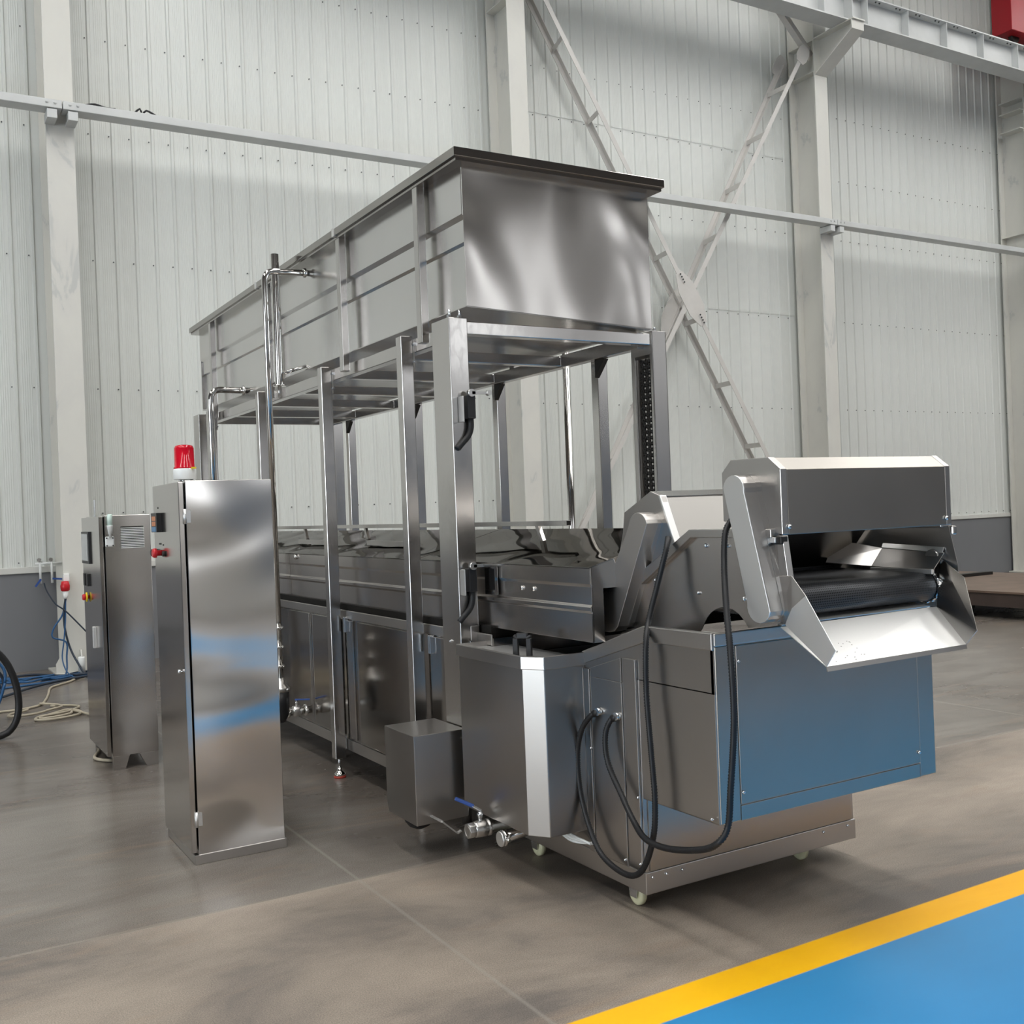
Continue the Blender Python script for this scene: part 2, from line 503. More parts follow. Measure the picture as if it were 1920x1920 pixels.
# other walls, roof, daylight
struct(MB().box(HX0 - 0.3, HX0, HY0, -4.0, 0, HZ).box(HX0 - 0.3, HX0, 4.0, HY1, 0, HZ).box(HX0 - 0.3, HX0, -4.0, 4.0, 5.2, HZ).build('wall_left', 'hall_dark'))
struct(MB().box(HX0 - 0.35, HX0 - 0.3, -4.0, 4.0, 0, 5.2).build('door_1', 'door'))
struct(MB().box(HX1, HX1 + 0.3, HY0, HY1, 0, HZ).build('wall_right', 'hall'))
wf = MB()
WINS = [(-9, -4), (11, 14), (18, 22)]
struct(MB().box(HX0, HX1, HY0 - 0.3, HY0 + 0.01, 0, 3.6).build('baseboard_front', 'hall_slate'))
wf.box(HX0, HX1, HY0 - 0.3, HY0, 3.6, 5.0).box(HX0, HX1, HY0 - 0.3, HY0, 7.6, HZ)
xs = [HX0] + [x for w in WINS for x in w] + [HX1]
for i in range(0, len(xs), 2):
    wf.box(xs[i], xs[i + 1], HY0 - 0.3, HY0, 5.0, 7.6)
struct(wf.build('wall_front', 'hall_dark'))
for i, (a, c) in enumerate(WINS):
    struct(MB().box(a, c, HY0 - 0.35, HY0 - 0.3, 5.0, 7.6).build('window_%d' % (i + 1), 'window'))
SK = [-7.0, -1.0, 5.0, 11.0, 17.0, 23.0]
cl = MB(); sw = 0.75
xs = [HX0] + [v for x in SK for v in (x - sw, x + sw)] + [HX1]
for i in range(0, len(xs), 2):
    cl.box(xs[i], xs[i + 1], HY0, HY1, HZ, HZ + 0.2)
for x in SK:
    cl.box(x - sw, x + sw, 9.5, HY1, HZ, HZ + 0.2).box(x - sw, x + sw, HY0, -8.0, HZ, HZ + 0.2)
struct(cl.build('ceiling', 'hall'))
for i, x in enumerate(SK):
    struct(MB().box(x - sw, x + sw, -8.0, 9.5, HZ + 0.1, HZ + 0.15).build('window_%d' % (i + 5), 'skylight'))
struct(MB().box(0.5, 8.0, HY0, HY0 + 0.06, 0.0, 4.6).build('door_2', 'hall_light'))
struct(MB().box(4.6, 7.8, HY0 + 0.06, HY0 + 0.08, 2.4, 4.0).build('window_4', 'window'))  # unseen glowing panel added for bright streaks in the cabinet's reflections

# ------------------------------------------------------------------ steel frame of the hall
def column(cx, label, zs):
    c = thing('steel_column', label, 'column', (cx, 12.6, 0))
    w = 0.145
    mb = MB().box(cx - w, cx + w, 12.335, 12.36, 0.02, HZ).box(cx - w, cx + w, 12.90, 12.925, 0.02, HZ).box(cx - 0.008, cx + 0.008, 12.36, 12.90, 0.02, HZ)
    mb.build('shaft', 'column', c, bevel=0.002)
    for z in zs:
        box('stiffener_plate', 'column', c, (cx - w, cx + w, 12.36, 12.90, z, z + 0.014), 0.001)
    box('base_plate', 'column', c, (cx - 0.26, cx + 0.26, 12.20, 12.94, 0, 0.022))
    for sx in (-1, 1):
        MB().prism([(cx + sx * w, 0.022), (cx + sx * 0.25, 0.022), (cx + sx * 0.25, 0.12), (cx + sx * 0.17, 0.26), (cx + sx * w, 0.26)], 'y', 12.34, 12.354).build('gusset', 'column', c)
    MB().prism([(12.335, 0.022), (12.21, 0.022), (12.21, 0.12), (12.28, 0.26), (12.335, 0.26)], 'x', cx - 0.007, cx + 0.007).build('gusset', 'column', c)
    return c
column(1.74, 'patched white steel column at the left, behind the two control cabinets', [8.9])
column(7.66, 'white steel column rising directly behind the raised steel tank', [8.66])
c3 = column(13.60, 'white steel column carrying the crane girder on a sloping bracket', [8.70, 9.22])
c4 = column(19.30, 'white steel column at the right edge of the photo with short rib plates', [6.6])
for z in (8.62, 8.98, 9.20):
    MB().box(19.05, 19.292, 12.36, 12.80, z, z + 0.02).build('rib_plate', 'column', c4)
# crane bracket on column 3
MB().prism([(12.335, 8.66), (11.55, 9.10), (11.55, 9.24), (12.335, 9.24)], 'x', 13.592, 13.608).build('bracket_web', 'column', c3)
MB().slab([(13.46, 12.335, 8.64), (13.74, 12.335, 8.64), (13.74, 11.53, 9.09), (13.46, 11.53, 9.09)], 0.016).build('bracket_flange', 'column', c3)
MB().box(13.46, 13.74, 11.50, 12.335, 9.235, 9.255).box(13.46, 13.74, 11.53, 11.55, 9.09, 9.24).build('bracket_seat', 'column', c3)

# tie beams between columns
def tie(x0, x1, label):
    t = thing('tie_beam', label, 'beam', ((x0 + x1) / 2, 12.2, 6.08), 'tie beams along the wall')
    MB().box(x0, x1, 12.09, 12.30, 6.095, 6.185).build('channel', 'girder', t, bevel=0.006)
    for x in (x0 + 0.05, x1 - 0.05):
        sx = 1 if x < (x0 + x1) / 2 else -1
        MB().box(x, x + sx * 0.10, 12.10, 12.335, 5.99, 6.085).build('seat_bracket', 'girder', t, bevel=0.002)
        for dx in (0.02, 0.10):
            bolt(t, (x + sx * dx, 12.09, 6.15), '-y', 0.017, 0.008, 'girder')
tie(-4.35, 1.735, 'short left end of the grey wall tie beam, left of the first white column')
tie(1.745, 7.655, 'long grey tie beam crossing the wall between the first two white columns')
tie(7.665, 13.595, 'grey tie beam crossing the X braces behind the raised tank')
tie(13.605, 19.30, 'grey tie beam on the right-hand bay of the wall')

# lattice braces: two chords joined by rungs
def lattice(name_label, f0, f1, r0, r1, rung_t, k):
    t = thing('lattice_brace', name_label, 'brace', (f1[0], 12.6, 0.1))
    for (a, c, y) in ((f0, f1, 12.35), (r0, r1, 12.83)):
        A = Vector((a[0], y, a[1])); C = Vector((c[0], y, c[1]))
        mb = MB().rod(A, C, 0.075, 0.008, (0, 1, 0))
        d = (C - A).normalized(); q = d.cross(Vector((0, 1, 0))).normalized()
        sgn = 1 if y < 12.6 else -1
        off = q * 0.034
        mb.rod(A + off + Vector((0, sgn * 0.035, 0)), C + off + Vector((0, sgn * 0.035, 0)), 0.008, 0.07, (0, 1, 0))
        mb.build('chord', 'brace', t)
    for u in rung_t:
        a = Vector((f0[0] + (f1[0] - f0[0]) * u, 12.36, f0[1] + (f1[1] - f0[1]) * u))
        c = Vector((r0[0] + (r1[0] - r0[0]) * u, 12.82, r0[1] + (r1[1] - r0[1]) * u))
        MB().rod(a, c, 0.012, 0.075).build('rung', 'brace', t)
    return t
def lin(p, q, z):
    u = (z - p[1]) / (q[1] - p[1]); return (p[0] + (q[0] - p[0]) * u, z)
F1a, F1b = (8.17, 8.757), (12.07, 2.33)
R1a, R1b = (8.214, 8.906), (12.151, 2.316)
F2a, F2b = (13.24, 8.986), (10.67, 4.865)
R2a, R2b = (13.26, 9.07), (8.75, 1.301)
z0, z1 = 9.3, 0.25
rt = [0.11 + 0.107 * i for i in range(9)]
rt = [u for u in rt if u < 0.99]
b1 = lattice('long pale lattice brace running from upper left to lower right', lin(F1a, F1b, z0), lin(F1a, F1b, z1), lin(R1a, R1b, z0), lin(R1a, R1b, z1), rt, 0)
b2 = lattice('long pale lattice brace running from the girder bracket down to lower left', lin(F2a, F2b, 8.95), lin(F2a, F2b, 0.62), lin(R2a, R2b, 8.95), lin(R2a, R2b, 0.62), [0.07 + 0.1045 * i for i in range(9)], 0)
# splice plates at the crossing
def plate(mb, c, d, w0, w1, l, y, th=0.012):
    d = Vector((d[0], 0, d[1])).normalized(); q = Vector((-d.z, 0, d.x)); c = Vector((c[0], y, c[1]))
    pts = [c + d * l + q * w0, c + d * l * 0.45 + q * w1, c - d * l * 0.45 + q * w1, c - d * l + q * w0, c - d * l - q * w0, c - d * l * 0.45 - q * w1, c + d * l * 0.45 - q * w1, c + d * l - q * w0]
    mb.slab(pts, th, (0, -1, 0))
cx = lin(F1a, F1b, 4.72)
mb = MB(); plate(mb, cx, (F1b[0] - F1a[0], F1b[1] - F1a[1]), 0.07, 0.17, 0.44, 12.335); mb.build('splice_plate', 'brace', b1)
dd = Vector((F1b[0] - F1a[0], 0, F1b[1] - F1a[1])).normalized()
for sgn in (-1, 1):
    for k in range(4):
        p = Vector((cx[0], 12.32, cx[1])) + dd * sgn * (0.28 + 0.045 * k)
        bolt(b1, p, '-y', 0.014, 0.008, 'screw')
cx2 = lin(R2a, R2b, 4.62)
mb = MB(); plate(mb, cx2, (R2b[0] - R2a[0], R2b[1] - R2a[1]), 0.08, 0.19, 0.45, 12.80); mb.build('splice_plate', 'brace', b2)
mb = MB(); plate(mb, lin(F2a, F2b, 8.93), (0.6, 1.0), 0.08, 0.12, 0.16, 12.335); mb.build('end_plate', 'brace', b2)
mb = MB(); plate(mb, lin(R2a, R2b, 8.90), (0.6, 1.0), 0.09, 0.13, 0.2, 12.82); mb.build('end_plate', 'brace', b2)
# strut from column bracket up to the girder
st = thing('wall_strut', 'short grey strut rising left from the bracket column behind the girder', 'strut', (13.4, 12.6, 9.0))
MB().rod((13.42, 12.45, 9.06), (12.1, 12.1, 9.75), 0.10, 0.10).build('bar', 'brace', st)
MB().rod((13.50, 12.45, 8.98), (13.25, 12.42, 9.17), 0.014, 0.2).build('end_plate', 'brace', st)

# crane runway girder
g = thing('crane_girder', 'deep grey riveted runway girder crossing the top right of the hall', 'girder', (13.6, 11.8, 9.28))
MB().box(4.0, HX1, 11.62, 11.98, 9.26, 9.282).build('bottom_flange', 'girder', g)
MB().box(4.0, HX1, 11.794, 11.806, 9.282, 9.74).build('web', 'girder', g)
MB().box(4.0, HX1, 11.65, 11.95, 9.74, 9.762).build('top_flange', 'girder', g)
MB().box(4.0, HX1, 11.77, 11.83, 9.762, 9.84).build('rail', 'red_paint', g)
for i in range(26):
    x = 5.0 + i * 1.0
    MB().box(x - 0.006, x + 0.006, 11.66, 11.794, 9.282, 9.74).build('stiffener', 'girder', g)
MB().box(13.59, 13.61, 11.62, 11.794, 9.282, 9.74).build('splice_plate', 'girder', g)
for i in range(12):
    x = 13.75 + i * 0.5
    for dx in (0, 0.09):
        bolt(g, (x + dx, 11.70, 9.74), '-z', 0.016, 0.01, 'screw')
t = thing('crane_end_truck', 'red crane end carriage at the top right corner above the girder', 'crane', (18.2, 11.8, 9.84))
MB().box(17.75, 20.2, 11.60, 12.0, 9.95, 10.9).build('housing', 'red_paint', t, bevel=0.01)
for x in (18.1, 19.8):
    MB().lathe((x, 11.76, 9.95), [(0.11, 0), (0.11, 0.08)], 'y').build('wheel', 'dark_metal', t)

# small cables lying on the tie beam
def cable(name, pts, r, mat, label, cat='cable', group=None, step=0.03, n=8):
    P = smooth_path(pts, step)
    o = MB().tube(P, r, n).build(name, mat, loc=P[0])
    return tag(o, label, cat, group)
cable('cable_scrap', [(1.98, 12.15, 6.195), (2.08, 12.14, 6.215), (2.2, 12.16, 6.20), (2.29, 12.13, 6.195)], 0.012, 'rubber', 'black cable end lying on the tie beam beside the first column')
cable('cable_scrap', [(2.50, 12.15, 6.195), (2.55, 12.13, 6.24), (2.58, 12.16, 6.195), (2.62, 12.13, 6.23), (2.72, 12.14, 6.195)], 0.011, 'rubber', 'knotted black cable scrap on the tie beam right of the cable end')

# ------------------------------------------------------------------ raised tank
XL, XR, YF, YB = 2.29, 3.59, 4.39, 9.24     # outer faces of the support frame
TX0, TX1, TY0, TY1 = 2.36, 3.455, 4.335, 9.18
T = thing('raised_tank', 'long stainless steel tank raised on posts over the machine', 'tank', (2.9, 6.7, 2.52))
zl, zr = 2.565, 2.515
zb = lambda x: zl + (x - TX0) / (TX1 - TX0) * (zr - zl)
def side_profile(x, s):   # outward is -s
    return [(x, zb(x)), (x, 2.862), (x - s * 0.014, 2.874), (x - s * 0.014, 2.978), (x - s * 0.030, 3.000), (x - s * 0.030, 3.235)]
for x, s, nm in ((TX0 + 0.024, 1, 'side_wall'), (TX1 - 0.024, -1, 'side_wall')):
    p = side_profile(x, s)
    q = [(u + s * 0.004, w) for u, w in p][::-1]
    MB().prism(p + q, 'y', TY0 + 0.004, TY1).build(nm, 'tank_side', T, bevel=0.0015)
MB().slab([(TX0, TY0, zb(TX0)), (TX1, TY0, zb(TX1)), (TX1, TY0, 3.235), (TX0, TY0, 3.235)], 0.004, (0, -1, 0)).build('end_wall', 'tank_end', T, bevel=0.0015)
MB().box(TX0, TX1, TY1 - 0.004, TY1, zr + 0.06, 3.235).build('end_wall', 'tank_end', T)
MB().hexa([(TX0, TY0, zb(TX0)), (TX1, TY0, zb(TX1)), (TX1, TY1, zb(TX1)), (TX0, TY1, zb(TX0)), (TX0, TY0, zb(TX0) + 0.004), (TX1, TY0, zb(TX1) + 0.004), (TX1, TY1, zb(TX1) + 0.004), (TX0, TY1, zb(TX0) + 0.004)]).build('bottom', 'steel', T)
rx0, rx1, ry0, ry1 = 2.285, 3.515, 4.262, 9.25
# rim: folded channel lip running round the top, in lengths
def frame_ring(a, c, z0, z1):   # mitred ring between rectangle a (outer) and c (inner)
    P = lambda r: [(r[0], r[2]), (r[1], r[2]), (r[1], r[3]), (r[0], r[3])]
    vs = [(x, y, z) for z in (z0, z1) for r in (a, c) for x, y in P(r)]
    fs = []
    for i in range(4):
        j = (i + 1) % 4
        fs += [(i, j, 8 + j, 8 + i), (4 + i, 12 + i, 12 + j, 4 + j), (8 + i, 8 + j, 12 + j, 12 + i), (i, 4 + i, 4 + j, j)]
    return MB().add(vs, fs)
frame_ring((rx0, rx1, ry0, ry1), (rx0 + 0.05, rx1 - 0.05, ry0 + 0.05, ry1 - 0.05), 3.243, 3.285).build('rim', 'sheet_dimmed', T, bevel=0.003)
frame_ring((rx0 + 0.012, rx1 - 0.012, ry0 + 0.012, ry1 - 0.012), (TX0 + 0.01, TX1 - 0.01, TY0 + 0.01, TY1 - 0.01), 3.226, 3.2428).build('rim_flange', 'sheet_dimmed', T)
for y in (5.78, 7.3):
    MB().box(rx0 - 0.003, rx0 + 0.03, y, y + 0.035, 3.240, 3.288).build('rim_joint', 'bright', T)
for y in (4.70, 5.755, 7.15, 8.62):
    MB().box(2.30, 2.342, y, y + 0.055, 2.45, 3.228).build('stiffener', 'tube', T, bevel=0.003)
    MB().box(TX1 + 0.002, 3.51, y, y + 0.055, 2.45, 3.228).build('stiffener', 'tube', T, bevel=0.003)

# ------------------------------------------------------------------ support frame
Fm = thing('support_frame', 'stainless steel post frame standing round the machine under the raised tank', 'frame', (2.94, 6.8, 0))
BY0, BY1 = 4.40, 9.22
MB().box(2.366, 2.426, BY0 + 0.062, BY1, 2.437, 2.508).build('side_beam', 'tube', Fm, bevel=0.004)
MB().box(3.454, 3.514, BY0 + 0.062, BY1, 2.437, 2.508).build('side_beam', 'tube', Fm, bevel=0.004)
MB().box(2.388, 3.496, 4.40, 4.46, 2.447, 2.508).build('end_beam', 'tube', Fm, bevel=0.004)
MB().box(2.39, 3.49, 9.12, 9.18, 2.447, 2.508).build('end_beam', 'tube', Fm, bevel=0.004)
for y in (5.2, 6.0, 6.8, 7.6, 8.4):
    MB().box(2.426, 3.454, y, y + 0.06, 2.442, 2.50).build('cross_beam', 'tube', Fm, bevel=0.004)
def foot(x, y):
    MB().cyl((x, y, 0.045), (x, y, 0.14), 0.008, 10).build('threaded_rod', 'zinc', Fm)
    f = MB().lathe((x, y, 0.012), [(0.036, 0), (0.036, 0.014), (0.024, 0.022), (0.013, 0.034), (0.013, 0.05)]).build('levelling_foot', 'pipe', Fm)
    MB().lathe((x, y, 0), [(0.037, 0), (0.037, 0.012)]).build('pad', 'gasket', f)
def post(x0, x1, y0, y1, z0, z1, feet=True):
    p = MB().box(x0, x1, y0, y1, z0, z1).build('post', 'tube', Fm, bevel=0.004, seg=3)
    if feet: foot((x0 + x1) / 2, (y0 + y1) / 2)
    return p
post(XL, XL + 0.10, YF, YF + 0.185, 0.29, 2.522, False)
post(XL, XL + 0.10, 9.055, 9.24, 0.12, 2.522)
for y in (4.93, 6.095, 7.38, 8.75):
    post(XL, XL + 0.068, y, y + 0.066, 0.12, 2.52)
    post(XR - 0.068, XR, y, y + 0.066, 0.12, 2.505)
    MB().prism([(2.358, 2.505), (2.366, 2.505), (2.366, 2.36), (2.358, 2.36)], 'y', y + 0.0, y + 0.06).build('clamp_plate', 'dull', Fm, bevel=0.001)
    for z in (2.48, 2.39):
        bolt(Fm, (XL + 0.068 + 0.004, y - 0.0, z), '-y', 0.009, 0.008)
    # corner gussets between the far posts and the beam
    MB().prism([(y - 0.005, 2.437), (y - 0.005, 2.34), (y - 0.10, 2.437)], 'x', 3.50, 3.53).build('gusset', 'dark_metal', Fm)
# front right lift post with chain slot, open channel facing inwards
x0, x1, y0, y1 = XR - 0.095, XR, YF, YF + 0.185
MB().box(x0, x1, y0, y0 + 0.006, 0.29, 2.522).box(x0, x1, y1 - 0.006, y1, 0.29, 2.522).box(x1 - 0.006, x1, y0, y1, 0.29, 2.522).box(x0, x0 + 0.006, y0, y1, 2.40, 2.522).box(x0, x0 + 0.006, y0, y0 + 0.022, 0.29, 2.4).box(x0, x0 + 0.006, y1 - 0.03, y1, 0.29, 2.4).build('lift_post', 'dull', Fm, bevel=0.002)
MB().box(XR - 0.095, XR, 9.055, 9.24, 0.12, 2.522).build('post', 'tube', Fm, bevel=0.003)
foot((x0 + x1) / 2, 9.15)
mb = MB().box(x0 + 0.030, x0 + 0.034, y0 + 0.008, y1 - 0.008, 0.3, 2.39)
mb.build('slot_liner', 'tube', Fm)
mb = MB()
for row in (0, 1):
    yy = y0 + 0.070 + row * 0.040
    for k in range(46):
        z = 0.95 + k * 0.0316
        mb.tube([(x0 + 0.008, yy, z), (x0 + 0.026, yy, z)], 0.0115, 10)
        mb.tube([(x0 + 0.003, yy, z), (x0 + 0.008, yy, z)], 0.004, 6)
        if k: mb.box(x0 + 0.012, x0 + 0.02, yy - 0.007, yy + 0.007, z - 0.03, z)
mb.build('lift_chain', 'dark_metal', Fm, bevel=0)
# lower extension and drive cover at the front left post
MB().box(XL + 0.055, XL + 0.10, YF - 0.002, YF + 0.02, 0.29, 1.06).build('guide_strip', 'dull', Fm, bevel=0.002)
for x in (2.305, 2.36):
    MB().hexbolt((x, YF + 0.02, 2.522), 'z', 0.013, 0.012).cyl((x, YF + 0.02, 2.53), (x, YF + 0.02, 2.56), 0.007, 8).build('stud', 'zinc', Fm)
bolt(Fm, (3.53, YF + 0.02, 2.522), 'z', 0.012, 0.012)
bolt(Fm, (2.29, YF + 0.1, 0.985), '-x', 0.008); bolt(Fm, (2.34, YF, 0.985), '-y', 0.008)
cv = MB().prism([(4.36, 0.178), (4.67, 0.178), (4.69, 0.215), (4.69, 0.588), (4.36, 0.588)], 'x', 2.013, 2.282).build('drive_cover', 'tub_sheet', Fm, bevel=0.003)
bolt(cv, (2.262, 4.36, 0.545), '-y', 0.006, name='screw')
MB().lathe((2.10, 4.52, 0.178), [(0.07, 0), (0.068, -0.02), (0.05, -0.045), (0.02, -0.06)]).build('motor_end', 'rubber', cv)
# limit switches
def limit_switch(x, y, z, arm):
    s = MB().box(x - 0.022, x + 0.022, y - 0.045, y, z - 0.06, z + 0.05).build('limit_switch', 'black', Fm, bevel=0.004)
    MB().box(x - 0.05, x - 0.044, y - 0.05, y, z - 0.075, z + 0.045).box(x - 0.05, x - 0.02, y - 0.006, y, z - 0.075, z + 0.045).build('mounting_plate', 'bright', s, bevel=0.001)
    mb = MB().cyl((x, y - 0.03, z + 0.06), (x, y - 0.055, z + 0.06), 0.018, 14)
    mb.rod((x, y - 0.05, z + 0.06), (x + arm, y - 0.05, z + 0.062), 0.010, 0.014)
    mb.cyl((x + arm, y - 0.062, z + 0.062), (x + arm, y - 0.038, z + 0.062), 0.013, 12)
    mb.build('lever_arm', 'cast', s)
    P = smooth_path([(x + 0.004, y - 0.022, z - 0.055), (x + 0.004, y - 0.022, z - 0.10), (x - 0.01, y - 0.02, z - 0.14), (x - 0.04, y - 0.012, z - 0.175), (x - 0.062, y - 0.006, z - 0.20)], 0.01)
    MB().tube(P, 0.014, 10).build('cable_sleeve', 'rubber', s)
limit_switch(2.372, YF, 2.10, 0.09)
limit_switch(2.345, YF, 1.285, 0.10)

# ------------------------------------------------------------------ machine base
Bs = thing('fryer_machine', 'long stainless steel fryer body with panels between the posts', 'machine', (2.94, 6.6, 0))
BX0, BX1 = 2.385, 3.50
MB().box(BX0, BX1, 4.25, 9.12, 0.17, 1.012).build('body', 'sheet_dimmed', Bs, bevel=0.003)
MB().box(BX0 - 0.006, BX0, 4.25, 9.12, 0.165, 0.232).build('skirt', 'dull', Bs, bevel=0.002)
MB().box(BX0 - 0.008, BX0, 4.25, 9.12, 0.975, 1.028).build('top_rail', 'dull', Bs, bevel=0.004)
MB().box(BX0 + 0.02, BX1 - 0.02, 4.3, 9.1, 1.012, 1.06).build('belt_gap', 'void', Bs)  # black block stands in for the gap's shade and the belt in it
for (a, c) in ((4.62, 4.90), (5.01, 5.88), (5.96, 6.08), (6.17, 6.66), (6.72, 7.36), (7.46, 8.05), (8.11, 8.70)):
    p = MB().box(BX0 - 0.012, BX0, a, c, 0.245, 0.968).build('door_panel', 'sheet_dimmed', Bs, bevel=0.0025)
for (y, z) in ((4.905, 0.93), (6.08, 0.945), (6.165, 0.215)):
    l = MB().box(BX0 - 0.030, BX0 - 0.008, y - 0.045, y - 0.02, z - 0.05, z + 0.045).build('latch', 'zinc', Bs, bevel=0.003)
for x in (2.5, 3.4):
    for y in (4.8, 6.6, 8.6):
        MB().cyl((x, y, 0.0), (x, y, 0.17), 0.025, 12).build('leg', 'dull', Bs)
# lift-off hood in three sections with a rail
Hd = thing('machine_hood', 'polished pitched stainless hood over the machine base under the tank', 'hood', (2.94, 6.3, 1.05))
HX0_, HX1_, ZE, ZR = 2.425, 3.455, 1.358, 1.497
def hood_section(y0, y1, open_end=False):
    prof = [(HX0_, 1.052), (HX0_, 1.170), (HX0_ - 0.010, 1.180), (HX0_ - 0.010, 1.196), (HX0_ - 0.002, 1.205), (HX0_ - 0.002, 1.276), (HX0_ - 0.008, 1.290), (HX0_ - 0.008, ZE)]
    inner = [(u + 0.006, w) for u, w in prof][::-1]
    s_ = MB().prism(prof + inner, 'y', y0, y1).build('side_panel', 'hood_sheet', Hd, bevel=0.0015)
    mir = [(HX0_ + HX1_ - u, w) for u, w in prof]; mi2 = [(u - 0.006, w) for u, w in mir][::-1]
    MB().prism(mir + mi2, 'y', y0, y1).build('side_panel', 'hood_sheet', Hd)
    xm = (HX0_ + HX1_) / 2
    top = [(HX0_ - 0.010, ZE), (xm, ZR), (HX1_ + 0.010, ZE), (HX1_ + 0.010, ZE - 0.006), (xm, ZR - 0.006), (HX0_ - 0.010, ZE - 0.006)]
    MB().prism(top, 'y', y0, y1).build('roof_panel', 'polished', Hd, bevel=0.0015)
hood_section(3.49, 5.10); hood_section(5.108, 7.20); hood_section(7.208, 9.10)
xm = (HX0_ + HX1_) / 2
# end wall with opening
e = MB()
e.prism([(HX0_, 1.052), (HX0_ + 0.055, 1.052), (HX0_ + 0.055, 1.30), (HX0_, 1.36)], 'y', 3.49, 3.496)
e.prism([(HX1_, 1.052), (HX1_ - 0.055, 1.052), (HX1_ - 0.055, 1.30), (HX1_, 1.36)], 'y', 3.49, 3.496)
e.prism([(HX0_, 1.27), (HX1_, 1.27), (HX1_, ZE), (xm, ZR - 0.004), (HX0_, ZE)], 'y', 3.491, 3.497)
e.build('end_wall', 'steel', Hd)
MB().box(HX0_ + 0.05, HX1_ - 0.05, 3.60, 3.61, 1.06, 1.30).build('inner_backing', 'void', Hd)  # added black sheet, shade inside the opening put into its colour
MB().prism([(HX0_, 1.36), (xm, ZR), (HX1_, 1.36), (HX1_, 1.06), (HX0_, 1.06)], 'y', 9.09, 9.1).build('end_wall', 'steel', Hd)
MB().box(2.738, 2.762, 4.13, 9.0, 1.518, 1.542).build('lifting_rail', 'tube', Hd, bevel=0.001)
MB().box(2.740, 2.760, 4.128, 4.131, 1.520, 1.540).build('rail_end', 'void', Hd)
for y in (4.36, 5.35, 6.55, 7.75, 8.8):
    MB().rod((2.75, y, 1.44), (2.75, y + 0.05, 1.53), 0.018, 0.026).build('rail_post', 'tube', Hd)
for y in (5.6, 6.9):
    MB().rod((2.60, y, 1.425), (2.60, y + 0.6, 1.43), 0.02, 0.03).build('roof_clip', 'dull', Hd)
for y in (3.93, 4.03):
    screw(Hd, (HX0_ - 0.002, y, 1.252), 'x', 0.011, 0.006, 'pipe', 'cap_screw')
screw(Hd, (HX0_ - 0.008, 7.05, 1.335), 'x', 0.018, 0.012, 'pipe', 'cap_screw')
MB().box(2.395, 2.432, 4.20, 4.36, 1.345, 1.353).build('trip_plate', 'dull', Hd, bevel=0.001)
MB().box(2.398, 2.414, 4.235, 4.33, 1.21, 1.345).build('trip_bracket', 'sheet_dimmed', Hd, bevel=0.001)

# ------------------------------------------------------------------ settling box (side tub)
Tb = thing('side_tub', 'stainless side tub with chamfered corner, black handle on top', 'tub', (2.35, 4.0, 0.25))
plan = [(2.485, 3.653), (2.285, 3.653), (2.229, 3.735), (2.229, 4.30), (2.485, 4.30)]
def inset(p, d):
    return [(2.485, p[0][1] + d), (p[1][0] + d * 0.5, p[1][1] + d), (p[2][0] + d, p[2][1] + d * 0.4), (p[3][0] + d, p[3][1] - d), (2.485, p[4][1] - d)]
MB().prism(plan, 'z', 0.25, 0.945).build('body', 'tub_sheet', Tb, bevel=0.003)
lip = [(2.485, 3.645), (2.281, 3.645), (2.221, 3.732), (2.221, 4.31), (2.485, 4.31)]
mb = MB()
ins = inset(lip, 0.014)
n = len(lip)
vs = [(x, y, z) for z in (0.94, 0.995) for x, y in lip] + [(x, y, z) for z in (0.94, 0.995) for x, y in ins]
fs = []
for i in range(n - 1):
    fs += [(i, i + 1, n + i + 1, n + i), (2 * n + i, 3 * n + i, 3 * n + i + 1, 2 * n + i + 1), (n + i, n + i + 1, 3 * n + i + 1, 3 * n + i), (i, 2 * n + i, 2 * n + i + 1, i + 1)]
mb.add(vs, fs)
mb.build('rim', 'dull', Tb, bevel=0.003)
MB().prism(ins, 'z', 0.962, 0.973).build('lid', 'bright', Tb)
h = [(2.30, 3.90, 0.966), (2.30, 3.90, 1.05), (2.303, 3.895, 1.06), (2.337, 3.859, 1.06), (2.34, 3.855, 1.05), (2.34, 3.855, 0.966)]
mb = MB()
for a, c in zip(h[:-1], h[1:]):
    mb.rod(a, c, 0.024, 0.024, (0.7, 0.7, 0))
mb.build('handle', 'black', Tb, bevel=0.004)

# ------------------------------------------------------------------ discharge cart
Ct = thing('discharge_cart', 'stainless discharge cart on cream castors with an overhanging front box', 'cart', (3.07, 3.6, 0))
CX0, CX1 = 2.485, 3.65
MB().box(CX0, CX1, 3.285, 4.24, 0.165, 0.93).build('body', 'tub_sheet', Ct, bevel=0.003)
MB().box(CX0 - 0.004, CX1 + 0.004, 3.278, 4.24, 0.082, 0.168).build('base_skirt', 'dull', Ct, bevel=0.003)
for a in (CX0, CX1 - 0.006):
    MB().prism([(3.653, 0.92), (3.653, 0.948), (3.228, 1.075), (2.842, 1.075), (2.842, 0.92)], 'x', a, a + 0.006).build('basin_wall', 'tub_sheet', Ct)
rim = [(3.66, 0.944), (3.66, 0.998), (3.235, 1.136), (2.842, 1.139), (2.842, 1.076), (3.228, 1.073)]
MB().prism(rim, 'x', CX0 - 0.008, CX0 + 0.016).build('basin_rim', 'dull', Ct, bevel=0.004)
MB().prism(rim, 'x', CX1 - 0.016, CX1 + 0.008).build('basin_rim', 'dull', Ct, bevel=0.004)
MB().box(CX0 + 0.006, CX1 - 0.006, 2.90, 3.65, 0.915, 0.93).build('basin_floor', 'steel', Ct)
